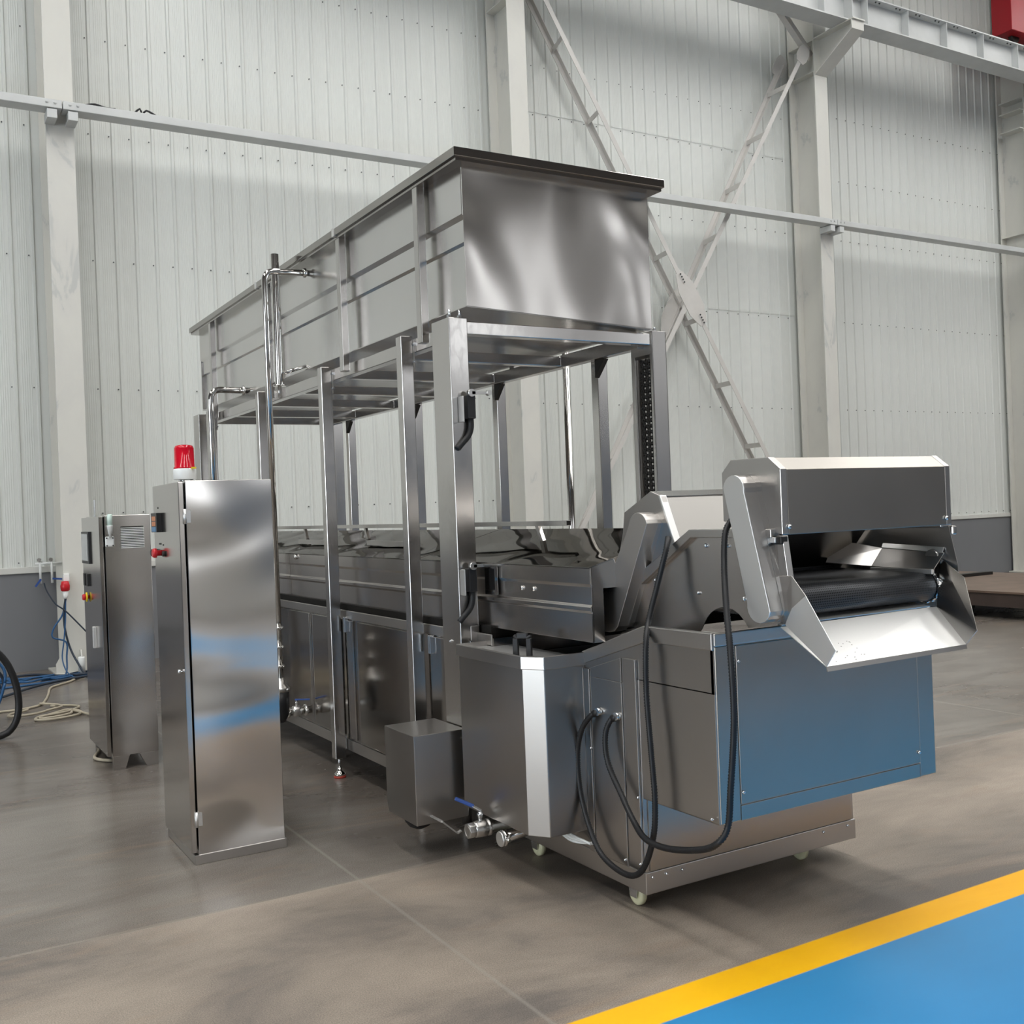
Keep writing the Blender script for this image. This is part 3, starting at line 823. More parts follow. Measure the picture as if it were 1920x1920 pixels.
# side panels of the cart, left side
for (a, c, z0_, z1_) in ((3.385, 3.60, 0.165, 0.90), (3.61, 3.653, 0.165, 0.93), (3.292, 3.375, 0.172, 1.0)):
    MB().box(CX0 - 0.010, CX0, a, c, z0_, z1_).build('side_panel', 'tub_sheet', Ct, bevel=0.003)
MB().prism([(3.385, 0.90), (3.60, 0.90), (3.60, 0.935), (3.385, 0.998)], 'x', CX0 - 0.010, CX0).build('side_panel', 'tub_sheet', Ct, bevel=0.002)
MB().box(CX0 + 0.02, CX1 - 0.02, 3.279, 3.285, 0.17, 0.47).build('front_panel', 'front_sheet', Ct, bevel=0.002)
# overhanging front box
MB().box(CX0, CX1, 2.842, 3.285, 0.456, 0.93).build('front_box', 'tub_sheet', Ct, bevel=0.006, seg=3)
MB().box(CX0 + 0.100, 3.550, 2.838, 2.850, 0.458, 0.513).build('front_sill', 'front_sheet', Ct, bevel=0.002)
MB().box(CX0 + 0.004, CX0 + 0.098, 2.838, 2.850, 0.458, 1.09).build('front_stile', 'front_sheet', Ct, bevel=0.004)
MB().box(3.552, CX1 - 0.002, 2.838, 2.850, 0.458, 1.09).build('front_stile', 'front_sheet', Ct, bevel=0.004)
MB().box(CX0 + 0.10, 3.550, 2.836, 2.846, 0.516, 1.085).build('front_cover', 'front_sheet', Ct, bevel=0.002)
MB().box(CX0, CX1, 2.834, 2.855, 1.09, 1.136).build('front_rim', 'dull', Ct, bevel=0.004)
MB().box(CX0, CX1, 2.846, 2.86, 0.92, 1.10).build('basin_front', 'steel', Ct)
for x, z in ((2.592, 1.03), (2.592, 0.56), (3.54, 0.56), (3.54, 1.03)):
    screw(Ct, (x, 2.836, z), 'y', 0.007)
for x in (2.51, 2.58, 2.66, 3.45, 3.60):
    screw(Ct, (x, 3.278, 0.148), 'y')
for y, z in ((3.30, 0.46), (3.30, 0.20), (3.40, 0.19), (3.59, 0.19), (2.87, 0.475), (3.61, 0.6)):
    screw(Ct, (CX0 - 0.008, y, z), 'x')
for y in (3.541, 3.413):
    MB().cyl((CX0 - 0.026, y, 0.762), (CX0 - 0.008, y, 0.762), 0.016, 14).build('cable_gland', 'zinc', Ct)
def castor(x, y):
    w = MB().lathe((x - 0.016, y, 0.045), [(0.030, 0), (0.041, 0.003), (0.045, 0.008), (0.045, 0.024), (0.041, 0.029), (0.030, 0.032)], 'x', 28).build('castor_wheel', 'nylon', Ct)
    MB().lathe((x - 0.020, y, 0.045), [(0.009, 0), (0.014, 0.002), (0.014, 0.038), (0.009, 0.04)], 'x', 14).build('hub', 'zinc', w)
    MB().prism([(y - 0.022, 0.036), (y + 0.018, 0.036), (y + 0.03, 0.082), (y - 0.03, 0.082)], 'x', x - 0.026, x - 0.022).prism([(y - 0.022, 0.036), (y + 0.018, 0.036), (y + 0.03, 0.082), (y - 0.03, 0.082)], 'x', x + 0.022, x + 0.026).box(x - 0.03, x + 0.03, y - 0.03, y + 0.03, 0.078, 0.083).build('fork', 'zinc', w)
for x in (2.53, 3.43):
    for y in (3.40, 4.15):
        castor(x, y)
mb = MB()
for k in range(3):
    mb.tube(smooth_path([(2.46 + 0.01 * k, 3.62, 0.20), (2.44, 3.72, 0.215 - 0.012 * k), (2.44, 3.82, 0.225 - 0.01 * k)], 0.02), 0.006, 6)
mb.build('loose_wires', 'white_plastic', Ct)

# ------------------------------------------------------------------ discharge conveyor (belt, trough, hoods, guards, chute)
Cv = thing('discharge_conveyor', 'stainless discharge conveyor with black belt, slanted chain guards and chute', 'conveyor', (3.07, 3.0, 1.0))
UX0, UX1 = 2.626, 3.52
side = [(3.42, 1.290), (3.087, 1.476), (2.638, 1.476), (2.605, 1.33), (2.60, 1.205), (2.68, 1.165)] + arc((2.93, 1.08), 0.135, 150, 40, 8) + [(3.12, 1.05), (3.22, 1.0), (3.56, 1.0), (3.58, 1.06)]
MB().prism(side, 'x', UX0, UX0 + 0.004).build('trough_side', 'hood_sheet', Cv)
MB().prism(side, 'x', UX1 - 0.004, UX1).build('trough_side', 'dull', Cv)
def rail(x0, x1):
    return MB().prism([(3.43, 1.262), (3.435, 1.290), (3.435, 1.312), (3.092, 1.502), (2.66, 1.502), (2.66, 1.470), (3.086, 1.470)], 'x', x0, x1)
rail(UX0 - 0.022, UX0 + 0.02).build('trough_rail', 'dull', Cv, bevel=0.003)
rail(UX1 - 0.02, UX1 + 0.022).build('trough_rail', 'dull', Cv, bevel=0.003)
for y, z, r in ((3.02, 1.44, 0.008), (3.07, 1.26, 0.006), (2.80, 1.25, 0.009), (2.825, 1.25, 0.009), (2.90, 1.44, 0.007), (3.33, 1.30, 0.008)):
    screw(Cv, (UX0, y, z), 'x', r, name='bolt')
# upper hood, chamfered profile
hp = [(2.626, 1.480), (2.626, 1.705), (2.682, 1.748), (2.872, 1.750), (2.922, 1.705), (2.922, 1.53)]
hq = [(2.632, 1.480), (2.632, 1.702), (2.685, 1.742), (2.870, 1.744), (2.916, 1.702), (2.916, 1.53)][::-1]
MB().prism(hp + hq, 'x', UX0 + 0.03, UX1 - 0.03).build('upper_hood', 'front_sheet', Cv, bevel=0.002)
for a, c in ((UX0, UX0 + 0.03), (UX1 - 0.03, UX1)):
    MB().prism([(y, z + (0.002 if z > 1.6 else 0)) for y, z in hp] , 'x', a, c).build('hood_end', 'dull', Cv, bevel=0.003)
for x in (2.655, 3.485):
    screw(Cv, (x, 2.626, 1.507), 'y', 0.009, 0.007, name='hood_screw')
MB().box(UX0 - 0.012, UX0 + 0.02, 2.622, 2.69, 1.448, 1.476).build('hinge_block', 'dark_metal', Cv, bevel=0.004)
MB().box(UX0 - 0.018, UX0 - 0.010, 2.645, 2.675, 1.453, 1.473).build('hinge_plate', 'bright', Cv, bevel=0.002)
MB().box(UX1 - 0.002, UX1 + 0.024, 2.62, 2.66, 1.440, 1.476).build('hinge_block', 'dull', Cv, bevel=0.006)
# lower hood over the upstream end
lp = [(3.57, 1.40), (3.54, 1.487), (3.525, 1.573), (3.345, 1.655), (3.28, 1.634), (3.195, 1.437), (3.30, 1.36)]
for a, c in ((UX0, UX0 + 0.028), (UX1 - 0.028, UX1)):
    MB().prism(lp, 'x', a, c).build('hood_end', 'dull', Cv, bevel=0.002)
MB().slab([(UX0 + 0.028, 3.345, 1.655), (UX1 - 0.028, 3.345, 1.655), (UX1 - 0.028, 3.28, 1.634), (UX0 + 0.028, 3.28, 1.634)], 0.004, (0, -0.3, 1)).build('hood_top', 'steel', Cv)
MB().slab([(UX0 + 0.028, 3.285, 1.632), (UX1 - 0.028, 3.285, 1.632), (UX1 - 0.028, 3.200, 1.437), (UX0 + 0.028, 3.200, 1.437)], 0.004, (0, -0.9, 0.4)).build('hood_face', 'face_sheet', Cv)
MB().slab([(UX0 - 0.004, 3.282, 1.638), (UX0 + 0.03, 3.282, 1.638), (UX0 + 0.03, 3.192, 1.434), (UX0 - 0.004, 3.192, 1.434)], 0.010, (0, -0.9, 0.4)).build('hood_edge', 'bright', Cv, bevel=0.002)
MB().slab([(UX0 + 0.028, 3.345, 1.655), (UX1 - 0.028, 3.345, 1.655), (UX1 - 0.028, 3.525, 1.573), (UX0 + 0.028, 3.525, 1.573)], 0.004, (0, 0.4, 0.9)).build('hood_back', 'steel', Cv)
# chain guards: rounded oblong covers
g1 = arc((3.332, 1.512), 0.060, 10, 165, 10) + [(3.474, 1.148), (3.492, 1.110), (3.515, 1.088), (3.549, 1.080), (3.633, 1.081), (3.633, 1.160)]
g1 = arc((3.331, 1.512), 0.060, 5, 165, 10) + [(3.470, 1.148), (3.490, 1.108), (3.512, 1.088), (3.549, 1.080), (3.633, 1.081), (3.633, 1.160)]
MB().prism(g1, 'x', 2.546, 2.605).build('chain_guard', 'guard', Cv, bevel=0.002)
MB().prism([(3.331 + (y - 3.331) * 0.93, 1.512 + (z - 1.512) * 0.97) for y, z in g1], 'x', 2.60, UX0 + 0.002).build('guard_base', 'dull', Cv)
g2 = arc((2.771, 1.640), 0.053, 12, 190, 10) + arc((2.668, 1.238), 0.056, 195, 370, 10)
GG = MB().prism(g2, 'x', 2.546, 2.605).build('chain_guard', 'dull', Cv, bevel=0.002)
MB().prism(g2, 'x', 2.541, 2.5455).build('guard_face', 'bright', GG, bevel=0.0015)
MB().prism([(2.72 + (y - 2.72) * 1.03, 1.44 + (z - 1.44) * 1.01) for y, z in g2], 'x', 2.60, UX0 + 0.002).build('guard_base', 'dull', Cv)
# belt round the head roller
RY, RZ, RR = 2.712, 1.242, 0.056
outer = [(3.16, 1.305)] + arc((RY, RZ), RR, 90, 270, 14) + [(3.10, 1.188)]
innr = [(y if y > 3 else RY + (y - RY) * 0.93, RZ + (z - RZ) * 0.93) for y, z in outer][::-1]
def buv(p):
    ang = math.atan2(p.z - RZ, RY - p.y)
    s_ = ang * RR if p.y < RY else (RR * PI / 2 + (p.y - RY)) * (1 if p.z > RZ else -1)
    return (p.x, s_)
MB().prism(outer + innr, 'x', 2.665, 3.455, smooth=True).build('belt', 'belt', Cv, uv=buv)
MB().lathe((2.64, RY, RZ), [(0.02, 0), (0.02, 0.03), (0.049, 0.03), (0.049, 0.81), (0.02, 0.81), (0.02, 0.86)], 'x', 24).build('head_roller', 'dark_metal', Cv)
MB().box(2.67, 3.45, 3.155, 3.16, 1.30, 1.345).build('belt_flight', 'belt', Cv, uv=lambda p: (p.x, p.z))
mb = MB()
for k in range(11):
    a = math.radians(60 + k * 23)
    a2 = math.radians(60 + (k + 0.8) * 23)
    p = lambda q, x: (x, RY + 0.060 * math.cos(q), RZ + 0.060 * math.sin(q))
    mb.rod(p(a, 3.466), p(a2, 3.466), 0.004, 0.016, (1, 0, 0)).cyl(p(a, 3.458), p(a, 3.478), 0.006, 8)
mb.build('belt_chain', 'zinc', Cv)
MB().lathe((3.466, RY, RZ), [(0.045, 0), (0.045, 0.008)], 'x', 20).build('sprocket', 'dark_metal', Cv)
MB().lathe((3.49, RY - 0.01, RZ + 0.115), [(0.028, 0), (0.03, 0.008), (0.022, 0.02), (0.01, 0.026)], 'x', 16).build('bearing', 'cast', Cv)
MB().box(2.655, 2.66, 2.70, 2.86, 1.30, 1.36).build('belt_guide', 'dark_metal', Cv)
# inner liner plates
MB().slab([(2.64, 3.17, 1.30), (3.50, 3.17, 1.30), (3.50, 3.02, 1.47), (2.64, 3.02, 1.47)], 0.004).build('inner_backing', 'steel', Cv)
MB().slab([(3.505, 2.66, 1.372), (3.505, 2.95, 1.388), (3.515, 2.95, 1.405), (3.515, 2.66, 1.392)], 0.003).build('guide_lip', 'bright', Cv)
MB().slab([(3.44, 2.655, 1.307), (3.44, 2.95, 1.315), (3.508, 2.95, 1.385), (3.508, 2.655, 1.370)], 0.003).build('guide_plate', 'dull', Cv)
MB().slab([(3.44, 2.95, 1.315), (3.36, 3.12, 1.33), (3.45, 3.15, 1.42), (3.508, 2.95, 1.385)], 0.003).build('guide_plate', 'dull', Cv)
MB().box(3.43, 3.445, 2.655, 2.95, 1.293, 1.312).build('guide_bar', 'bright', Cv, bevel=0.001)
MB().prism([(2.605, 1.21), (2.60, 1.30), (2.625, 1.478), (2.655, 1.478), (2.64, 1.21)], 'x', UX0 - 0.003, UX0 + 0.024).build('edge_post', 'dull', Cv, bevel=0.002)
# chute: tray with two flared wings
FL, FR, BL, BR = (2.60, 2.427, 1.053), (3.326, 2.440, 1.054), (2.615, 2.640, 1.165), (3.430, 2.640, 1.170)
MB().slab([FL, FR, BR, BL], 0.003, (0, -0.4, 1)).build('chute_floor', 'bright', Cv)
MB().slab([FL, FR, (FR[0], FR[1] - 0.004, FR[2] - 0.016), (FL[0], FL[1] - 0.004, FL[2] - 0.016)], 0.004, (0, -1, 0.1)).build('chute_lip', 'dull', Cv)
MB().slab([(2.60, 2.427, 1.053), (2.60, 2.387, 1.109), (2.60, 2.508, 1.280), (2.60, 2.571, 1.235), (2.60, 2.606, 1.176)], 0.003, (-1, 0, 0)).build('chute_wing', 'bright', Cv, bevel=0.001)
MB().slab([(2.60, 2.606, 1.176), (2.60, 2.571, 1.235), (2.60, 2.508, 1.280), (2.606, 2.573, 1.343), (2.618, 2.65, 1.34), (2.618, 2.65, 1.19)], 0.003, (-1, 0, 0)).build('chute_wing', 'dull', Cv, bevel=0.001)
MB().slab([FR, BR, (3.51, 2.676, 1.353), (3.443, 2.524, 1.286), (3.331, 2.397, 1.107)], 0.003, (-0.9, 0, 0.4)).build('chute_wing', 'steel', Cv, bevel=0.001)
MB().slab([(2.64, 2.66, 1.168), (3.42, 2.66, 1.172), (3.42, 2.82, 1.20), (2.64, 2.82, 1.20)], 0.003).build('drip_plate', 'bright', Cv)
mb = MB()
random.seed(5)
for k in range(26):
    x = 2.66 + random.random() * 0.16; u = 0.05 + random.random() * 0.45
    y = 2.427 + u * 0.213; z = 1.053 + u * 0.112
    mb.lathe((x, y, z + 0.0005), [(0.002 + 0.002 * random.random(), 0), (0.001, 0.0012)], 'z', 6)
ob = mb.build('crumbs', 'rust_dark', Cv); ob['kind'] = 'stuff'

# ------------------------------------------------------------------ corrugated conduits
C1 = [(2.475, 3.541, 0.762), (2.455, 3.568, 0.747), (2.44, 3.62, 0.686), (2.435, 3.655, 0.581), (2.435, 3.646, 0.427), (2.435, 3.589, 0.285), (2.435, 3.502, 0.187), (2.435, 3.342, 0.156), (2.435, 3.237, 0.205), (2.435, 3.163, 0.347), (2.435, 3.145, 0.492), (2.435, 3.158, 0.69), (2.44, 3.178, 0.888), (2.45, 3.183, 1.069), (2.5, 3.222, 1.163), (2.54, 3.216, 1.284), (2.57, 3.193, 1.417), (2.60, 3.211, 1.471)]
C2 = [(2.475, 3.413, 0.762), (2.455, 3.438, 0.745), (2.44, 3.458, 0.68), (2.435, 3.439, 0.577), (2.435, 3.357, 0.466), (2.42, 3.26, 0.384), (2.39, 3.147, 0.351), (2.385, 3.01, 0.353), (2.385, 2.833, 0.395), (2.39, 2.749, 0.438), (2.42, 2.728, 0.494), (2.42, 2.707, 0.626), (2.43, 2.689, 0.863), (2.44, 2.704, 1.077), (2.48, 2.761, 1.233), (2.53, 2.819, 1.377), (2.565, 2.846, 1.489), (2.60, 2.849, 1.535)]
def conduit(pts, label):
    P = smooth_path(pts, 0.002)
    Q = [P[0]]; acc = 0
    for a, c in zip(P[:-1], P[1:]):
        acc += (c - a).length
        if acc >= 0.0040:
            Q.append(c); acc = 0
    rad = [0.0125 if i % 2 == 0 else 0.0100 for i in range(len(Q))]
    t = thing('corrugated_conduit', label, 'conduit', Q[0])
    MB().tube(Q, 0.012, 10, radii=rad).build('hose', 'rubber', t)
    d = (Q[0] - Q[6]).normalized()
    MB().cyl(Q[0], Q[0] - d * 0.03, 0.0145, 14).build('connector', 'black', t)
conduit(C1, 'black corrugated conduit looping low and up to the rear chain guard')
conduit(C2, 'black corrugated conduit sweeping forward and up to the front chain guard')

# ------------------------------------------------------------------ pipes
def elbow_pipe(c, d1, d2, r, n=8):   # fillet between two directions at corner c
    c = Vector(c); a = Vector(d1); b_ = Vector(d2)
    out = []
    for i in range(n + 1):
        t = i / n
        out.append((c + a * r) * (1 - t) ** 2 + c * 2 * t * (1 - t) + (c + b_ * r) * t ** 2)
    return out
def clamp(c, ax, r, parent, mat='pipe'):
    o = {'x': Vector((1, 0, 0)), 'z': Vector((0, 0, 1)), 'y': Vector((0, 1, 0))}[ax]
    c = Vector(c)
    mb = MB().tube([c - o * 0.011, c - o * 0.006, c + o * 0.006, c + o * 0.011], r, 18, radii=[r * 1.15, r * 1.5, r * 1.5, r * 1.15])
    q = Vector((0, -1, 0)) if ax != 'y' else Vector((1, 0, 0))
    mb.cyl(c + q * r * 1.4, c + q * r * 2.1, r * 0.32, 8)
    mb.build('pipe_clamp', mat, parent)
p = thing('water_pipe', 'tall thin bright pipe rising beside the tank from behind the front cabinet', 'pipe', (2.065, 6.416, 0.5))
P = [Vector((2.065, 6.416, 0.60))] + elbow_pipe((2.062, 6.416, 3.158), (0, 0, -1), (1, 0, 0), 0.07) + [Vector((2.362, 6.416, 3.164))]
MB().tube(P, 0.0195, 16).build('tube', 'pipe', p)
clamp((2.325, 6.416, 3.164), 'x', 0.0195, p)
for z in (0.80, 0.92, 0.68):
    clamp((2.066, 6.416, z), 'z', 0.0195, p)
MB().lathe((2.066, 6.416, 0.52), [(0.05, 0), (0.055, 0.012), (0.055, 0.024), (0.05, 0.03), (0.03, 0.055), (0.019, 0.09)]).build('flange', 'cast', p)
MB().lathe((2.066, 6.416, 0.33), [(0.02, 0), (0.045, 0.05), (0.05, 0.12), (0.05, 0.19)]).build('pump_inlet', 'rubber', p)
p = thing('stand_pipe', 'thick open topped bright pipe clipped upright against the tank side', 'pipe', (2.20, 6.62, 2.40))
MB().tube([(2.20, 6.62, 2.475), (2.20, 6.62, 3.318)], 0.0265, 20, caps=False).tube([(2.20, 6.62, 3.318), (2.20, 6.62, 2.475)], 0.0235, 20, caps=False).build('tube', 'pipe', p)
MB().lathe((2.20, 6.62, 2.462), [(0.042, 0), (0.042, 0.010)]).build('flange', 'pipe', p)
MB().lathe((2.20, 6.62, 2.395), [(0.013, 0), (0.013, 0.067)], 'z', 8).build('nipple', 'cast', p)
MB().cyl((2.22, 6.62, 2.545), (2.385, 6.62, 2.60), 0.011, 12).build('branch', 'pipe', p)
p = thing('riser_pipe', 'bright vertical pipe standing behind the machine beside the far posts', 'pipe', (3.645, 5.44, 0))
MB().tube([(3.645, 5.44, 0.0), (3.645, 5.44, 2.62)], 0.0225, 16).build('tube', 'pipe', p)
MB().cyl((3.455, 5.44, 2.60), (3.645, 5.44, 2.60), 0.018, 12).build('branch', 'pipe', p)
p = thing('drain_pipe', 'thin bright pipe with elbow at the far end of the tank above the red beacon', 'pipe', (2.085, 7.885, 0.5))
P = [Vector((2.086, 7.885, 0.03))] + elbow_pipe((2.086, 7.885, 2.588), (0, 0, -1), (1, 0, 0), 0.08) + [Vector((2.384, 7.885, 2.588))]
MB().tube(P, 0.024, 16).build('tube', 'pipe', p)
clamp((2.335, 7.885, 2.588), 'x', 0.024, p)
# valve line at base panel
p = thing('valve_line', 'bright clamped pipe run with blue lever valve entering the base panel', 'valve', (2.25, 6.75, 0.33))
MB().tube([(1.98, 6.75, 0.325), (2.374, 6.75, 0.325)], 0.026, 16).build('tube', 'pipe', p)
clamp((2.215, 6.75, 0.325), 'x', 0.026, p); clamp((2.335, 6.75, 0.325), 'x', 0.026, p)
MB().lathe((2.245, 6.75, 0.325), [(0.028, 0), (0.036, 0.006), (0.036, 0.052), (0.028, 0.058)], 'x', 16).build('valve_body', 'cast', p)
MB().cyl((2.275, 6.75, 0.355), (2.275, 6.75, 0.400), 0.008, 10).build('valve_stem', 'pipe', p)
MB().rod((2.265, 6.75, 0.402), (2.355, 6.71, 0.398), 0.02, 0.008).build('lever', 'blue_plastic', p, bevel=0.002)
# drain valve under the tub
p = thing('ball_valve', 'open ended steel ball valve with blue lever under the side tub', 'valve', (2.2, 4.08, 0.17))
vz, vy = 0.205, 4.08
MB().lathe((2.125, vy, vz), [(0.026, 0.0), (0.034, 0.0), (0.034, 0.030)], 'x', 8).build('hex_end', 'cast', p, bevel=0.001)
MB().tube([(2.124, vy, vz), (2.165, vy, vz)], 0.024, 18, caps=False).build('bore', 'bright', p)
MB().lathe((2.155, vy, vz), [(0.031, 0), (0.035, 0.008), (0.037, 0.03), (0.037, 0.055), (0.034, 0.058), (0.034, 0.064), (0.037, 0.068), (0.037, 0.080), (0.028, 0.085), (0.026, 0.2)], 'x', 22).build('body', 'cast', p)
MB().cyl((2.19, vy, vz + 0.034), (2.19, vy, vz + 0.075), 0.010, 12).cyl((2.19, vy, vz + 0.055), (2.19, vy, vz + 0.068), 0.015, 6).build('stem', 'zinc', p)
MB().rod((2.196, vy - 0.002, vz + 0.078), (2.165, vy + 0.02, vz + 0.100), 0.024, 0.004).build('lever_plate', 'bright', p)
MB().rod((2.17, vy + 0.017, vz + 0.097), (2.10, vy + 0.06, vz + 0.135), 0.024, 0.012).build('lever', 'blue_plastic', p, bevel=0.003)
p = thing('capped_drain', 'short drain pipe with clamped round end cap under the side tub', 'pipe', (2.3, 3.97, 0.15))
MB().tube([(2.235, 3.97, 0.180), (2.50, 3.97, 0.20)], 0.021, 16).build('tube', 'pipe', p)
MB().lathe((2.222, 3.97, 0.178), [(0.031, 0), (0.033, 0.003), (0.033, 0.012), (0.029, 0.016)], 'x', 22).build('end_cap', 'bright', p)
clamp((2.244, 3.97, 0.180), 'x', 0.024, p)
MB().rod((2.162, 4.25, 0.148), (2.086, 4.25, 0.214), 0.016, 0.006).rod((2.162, 4.25, 0.148), (2.180, 4.25, 0.157), 0.016, 0.006).rod((2.086, 4.25, 0.214), (2.086, 4.37, 0.215), 0.012, 0.006).build('bent_strip', 'bright', cv)

# ------------------------------------------------------------------ front control cabinet
K = thing('control_cabinet', 'tall dented stainless control cabinet with red beacon on top', 'cabinet', (1.39, 5.28, 0))
MB().box(1.19, 1.605, 5.008, 5.56, 0.0, 1.798).build('body', 'cab_front', K, bevel=0.003)
MB().box(1.170, 1.612, 5.002, 5.565, 0.0, 0.045).build('plinth', 'dull', K, bevel=0.003)
D = MB().box(1.158, 1.183, 5.010, 5.56, 0.055, 1.792).build('door', 'steel_v', K, bevel=0.003)
for z in (1.63, 0.21):
    MB().cyl((1.184, 5.004, z - 0.035), (1.184, 5.004, z + 0.035), 0.008, 10).box(1.186, 1.21, 5.001, 5.006, z - 0.03, z + 0.03).build('hinge', 'bright', D)
tc = MB().box(1.135, 1.158, 5.385, 5.515, 1.558, 1.655).build('temperature_controller', 'black', D, bevel=0.002)
for i in (0, 1):
    for j in (0, 1):
        MB().box(1.1335, 1.1352, 5.452 - i * 0.042, 5.490 - i * 0.042, 1.616 - j * 0.026, 1.638 - j * 0.026).build('digit_window', 'orange', tc)
MB().box(1.1335, 1.1352, 5.404, 5.500, 1.562, 1.585).build('button_band', 'display_blue', tc)
def estop(parent, x, y, z, r=0.020, collar=None):
    e_ = MB().lathe((x, y, z), [(r * 0.6, 0), (r * 0.6, -0.018), (r, -0.020), (r, -0.032), (r * 0.8, -0.040)], 'x', 18).build('emergency_stop', 'red_plastic', parent)
    if collar:
        MB().lathe((x, y, z), [(r * 1.5, -0.008), (r * 1.5, -0.016), (r * 0.7, -0.018)], 'x', 18).build('collar', collar, e_)
estop(D, 1.158, 5.43, 1.455, 0.024)
MB().lathe((1.158, 5.54, 1.455), [(0.018, 0), (0.018, -0.022), (0.012, -0.026)], 'x', 14).build('selector_knob', 'black', D)
MB().lathe((1.158, 5.34, 1.452), [(0.014, 0), (0.014, -0.010)], 'x', 14).build('push_button', 'dark_metal', D)
for y, z in ((5.45, 1.68), (5.44, 1.50), (5.41, 1.50), (5.36, 1.495)):
    MB().box(1.1572, 1.1585, y - 0.012, y + 0.012, z - 0.004, z + 0.004).build('name_plate', 'dark_metal', D)
MB().cyl((1.158, 5.075, 0.90), (1.140, 5.075, 0.90), 0.010, 10).build('lock', 'zinc', D)
bk = MB().lathe((1.226, 5.15, 1.798), [(0.051, 0.010), (0.053, 0.012), (0.053, 0.058), (0.051, 0.062)], n=32).build('beacon_base', 'white_plastic', K)
MB().lathe((1.226, 5.15, 1.858), [(0.051, 0), (0.051, 0.009), (0.047, 0.012), (0.046, 0.100), (0.041, 0.112), (0.02, 0.118)], n=32).build('beacon_lens', 'red_lens', bk)
MB().lathe((1.226, 5.15, 1.862), [(0.015, 0), (0.015, 0.03), (0.028, 0.04), (0.03, 0.08)], n=16).build('reflector', 'bright', bk)
for a in range(3):
    MB().cyl((1.226 + 0.03 * math.cos(a * 2.1), 5.15 + 0.03 * math.sin(a * 2.1), 1.796), (1.226 + 0.03 * math.cos(a * 2.1), 5.15 + 0.03 * math.sin(a * 2.1), 1.812), 0.007, 8).build('beacon_foot', 'zinc', bk)
MB().box(1.245, 1.268, 5.096, 5.106, 1.858, 1.866).build('sticker', 'yellow_plastic', bk)

# ------------------------------------------------------------------ rear control cabinet
K2 = thing('control_cabinet', 'shorter stainless cabinet with white louvre vent and pale signal lamp', 'cabinet', (1.34, 7.6, 0))
MB().box(1.198, 1.488, 7.26, 7.98, 0.09, 1.668).build('body', 'steel_v', K2, bevel=0.003)
D = MB().box(1.165, 1.190, 7.262, 7.975, 0.095, 1.662).build('door', 'steel_v', K2, bevel=0.003)
sc = MB().box(1.152, 1.166, 7.62, 7.93, 1.345, 1.565).build('touch_screen', 'black', D, bevel=0.003)
MB().box(1.1505, 1.1525, 7.66, 7.915, 1.365, 1.55).build('display', 'screen', sc)
for y in (7.86, 7.74):
    MB().box(1.150, 1.166, y - 0.03, y + 0.03, 1.19, 1.275).build('rocker_switch', 'black', D, bevel=0.002)
estop(D, 1.165, 7.79, 1.112, 0.022, 'yellow_plastic')
MB().box(1.145, 1.166, 7.53, 7.56, 0.78, 0.925).build('door_handle', 'bright', D, bevel=0.004)
for sx, xs in ((0, 1.20), (1, 1.40)):
    q = [(xs, 0), (xs + 0.075, 0), (xs + 0.105, 0.09), (xs, 0.09)] if sx == 0 else [(xs - 0.035, 0.09), (xs + 0.01, 0.0), (xs + 0.085, 0), (xs + 0.085, 0.09)]
    MB().prism(q, 'y', 7.262, 7.30).build('foot_plate', 'steel', K2, bevel=0.001)
    MB().prism(q, 'y', 7.94, 7.97).build('foot_plate', 'steel', K2, bevel=0.001)
vt = MB().box(1.300, 1.442, 7.252, 7.262, 1.448, 1.592).build('louvre_vent', 'dark_metal', K2)
for i in range(13):
    z = 1.452 + i * 0.0108
    MB().rod((1.298, 7.249, z), (1.444, 7.249, z), 0.010, 0.0055).build('slat', 'white_plastic', vt)
lb = MB().box(1.200, 1.256, 7.246, 7.262, 1.462, 1.530).build('lamp_bracket', 'white_plastic', K2, bevel=0.008)
for x in (1.209, 1.247):
    for z in (1.470, 1.520):
        MB().cyl((x, 7.2465, z), (x, 7.244, z), 0.005, 8).build('screw', 'dark_metal', lb)
MB().lathe((1.230, 7.235, 1.522), [(0.009, 0), (0.009, 0.022), (0.013, 0.024), (0.019, 0.075), (0.019, 0.080)], n=18).build('lamp_socket', 'white_plastic', lb)
MB().lathe((1.230, 7.235, 1.602), [(0.0165, 0), (0.0165, 0.068), (0.012, 0.074)], n=18).build('lamp_lens', 'green_lens', lb)
MB().rod((1.18, 7.50, 1.66), (1.18, 7.50, 1.775), 0.018, 0.008, (1, 0, 0)).build('antenna', 'zinc', K2)

# ------------------------------------------------------------------ right-hand platform
Pf = thing('steel_platform', 'low rust brown platform on the floor at the right behind the chute', 'platform', (13.3, 7.5, 0))
MB().box(11.9, 14.75, 3.0, 10.9, 0.325, 0.35).build('deck', 'rust', Pf)
MB().box(11.92, 14.73, 3.02, 10.88, 0.155, 0.325).build('side_frame', 'rust_dark', Pf)
for y in (3.6, 6.2, 8.8, 10.6):
    for x in (12.15, 14.5):
        MB().lathe((x, y, 0), [(0.05, 0), (0.05, 0.015), (0.018, 0.03), (0.018, 0.09), (0.035, 0.10), (0.035, 0.155)], n=14).build('jack_foot', 'dark_metal', Pf)
o = MB().box(13.2, 14.35, 10.02, 10.14, 0.35, 0.395).build('dark_plank', 'dark_metal', loc=(13.8, 10.1, 0.35))
tag(o, 'dark narrow bar lying on the far edge of the brown platform', 'bar')

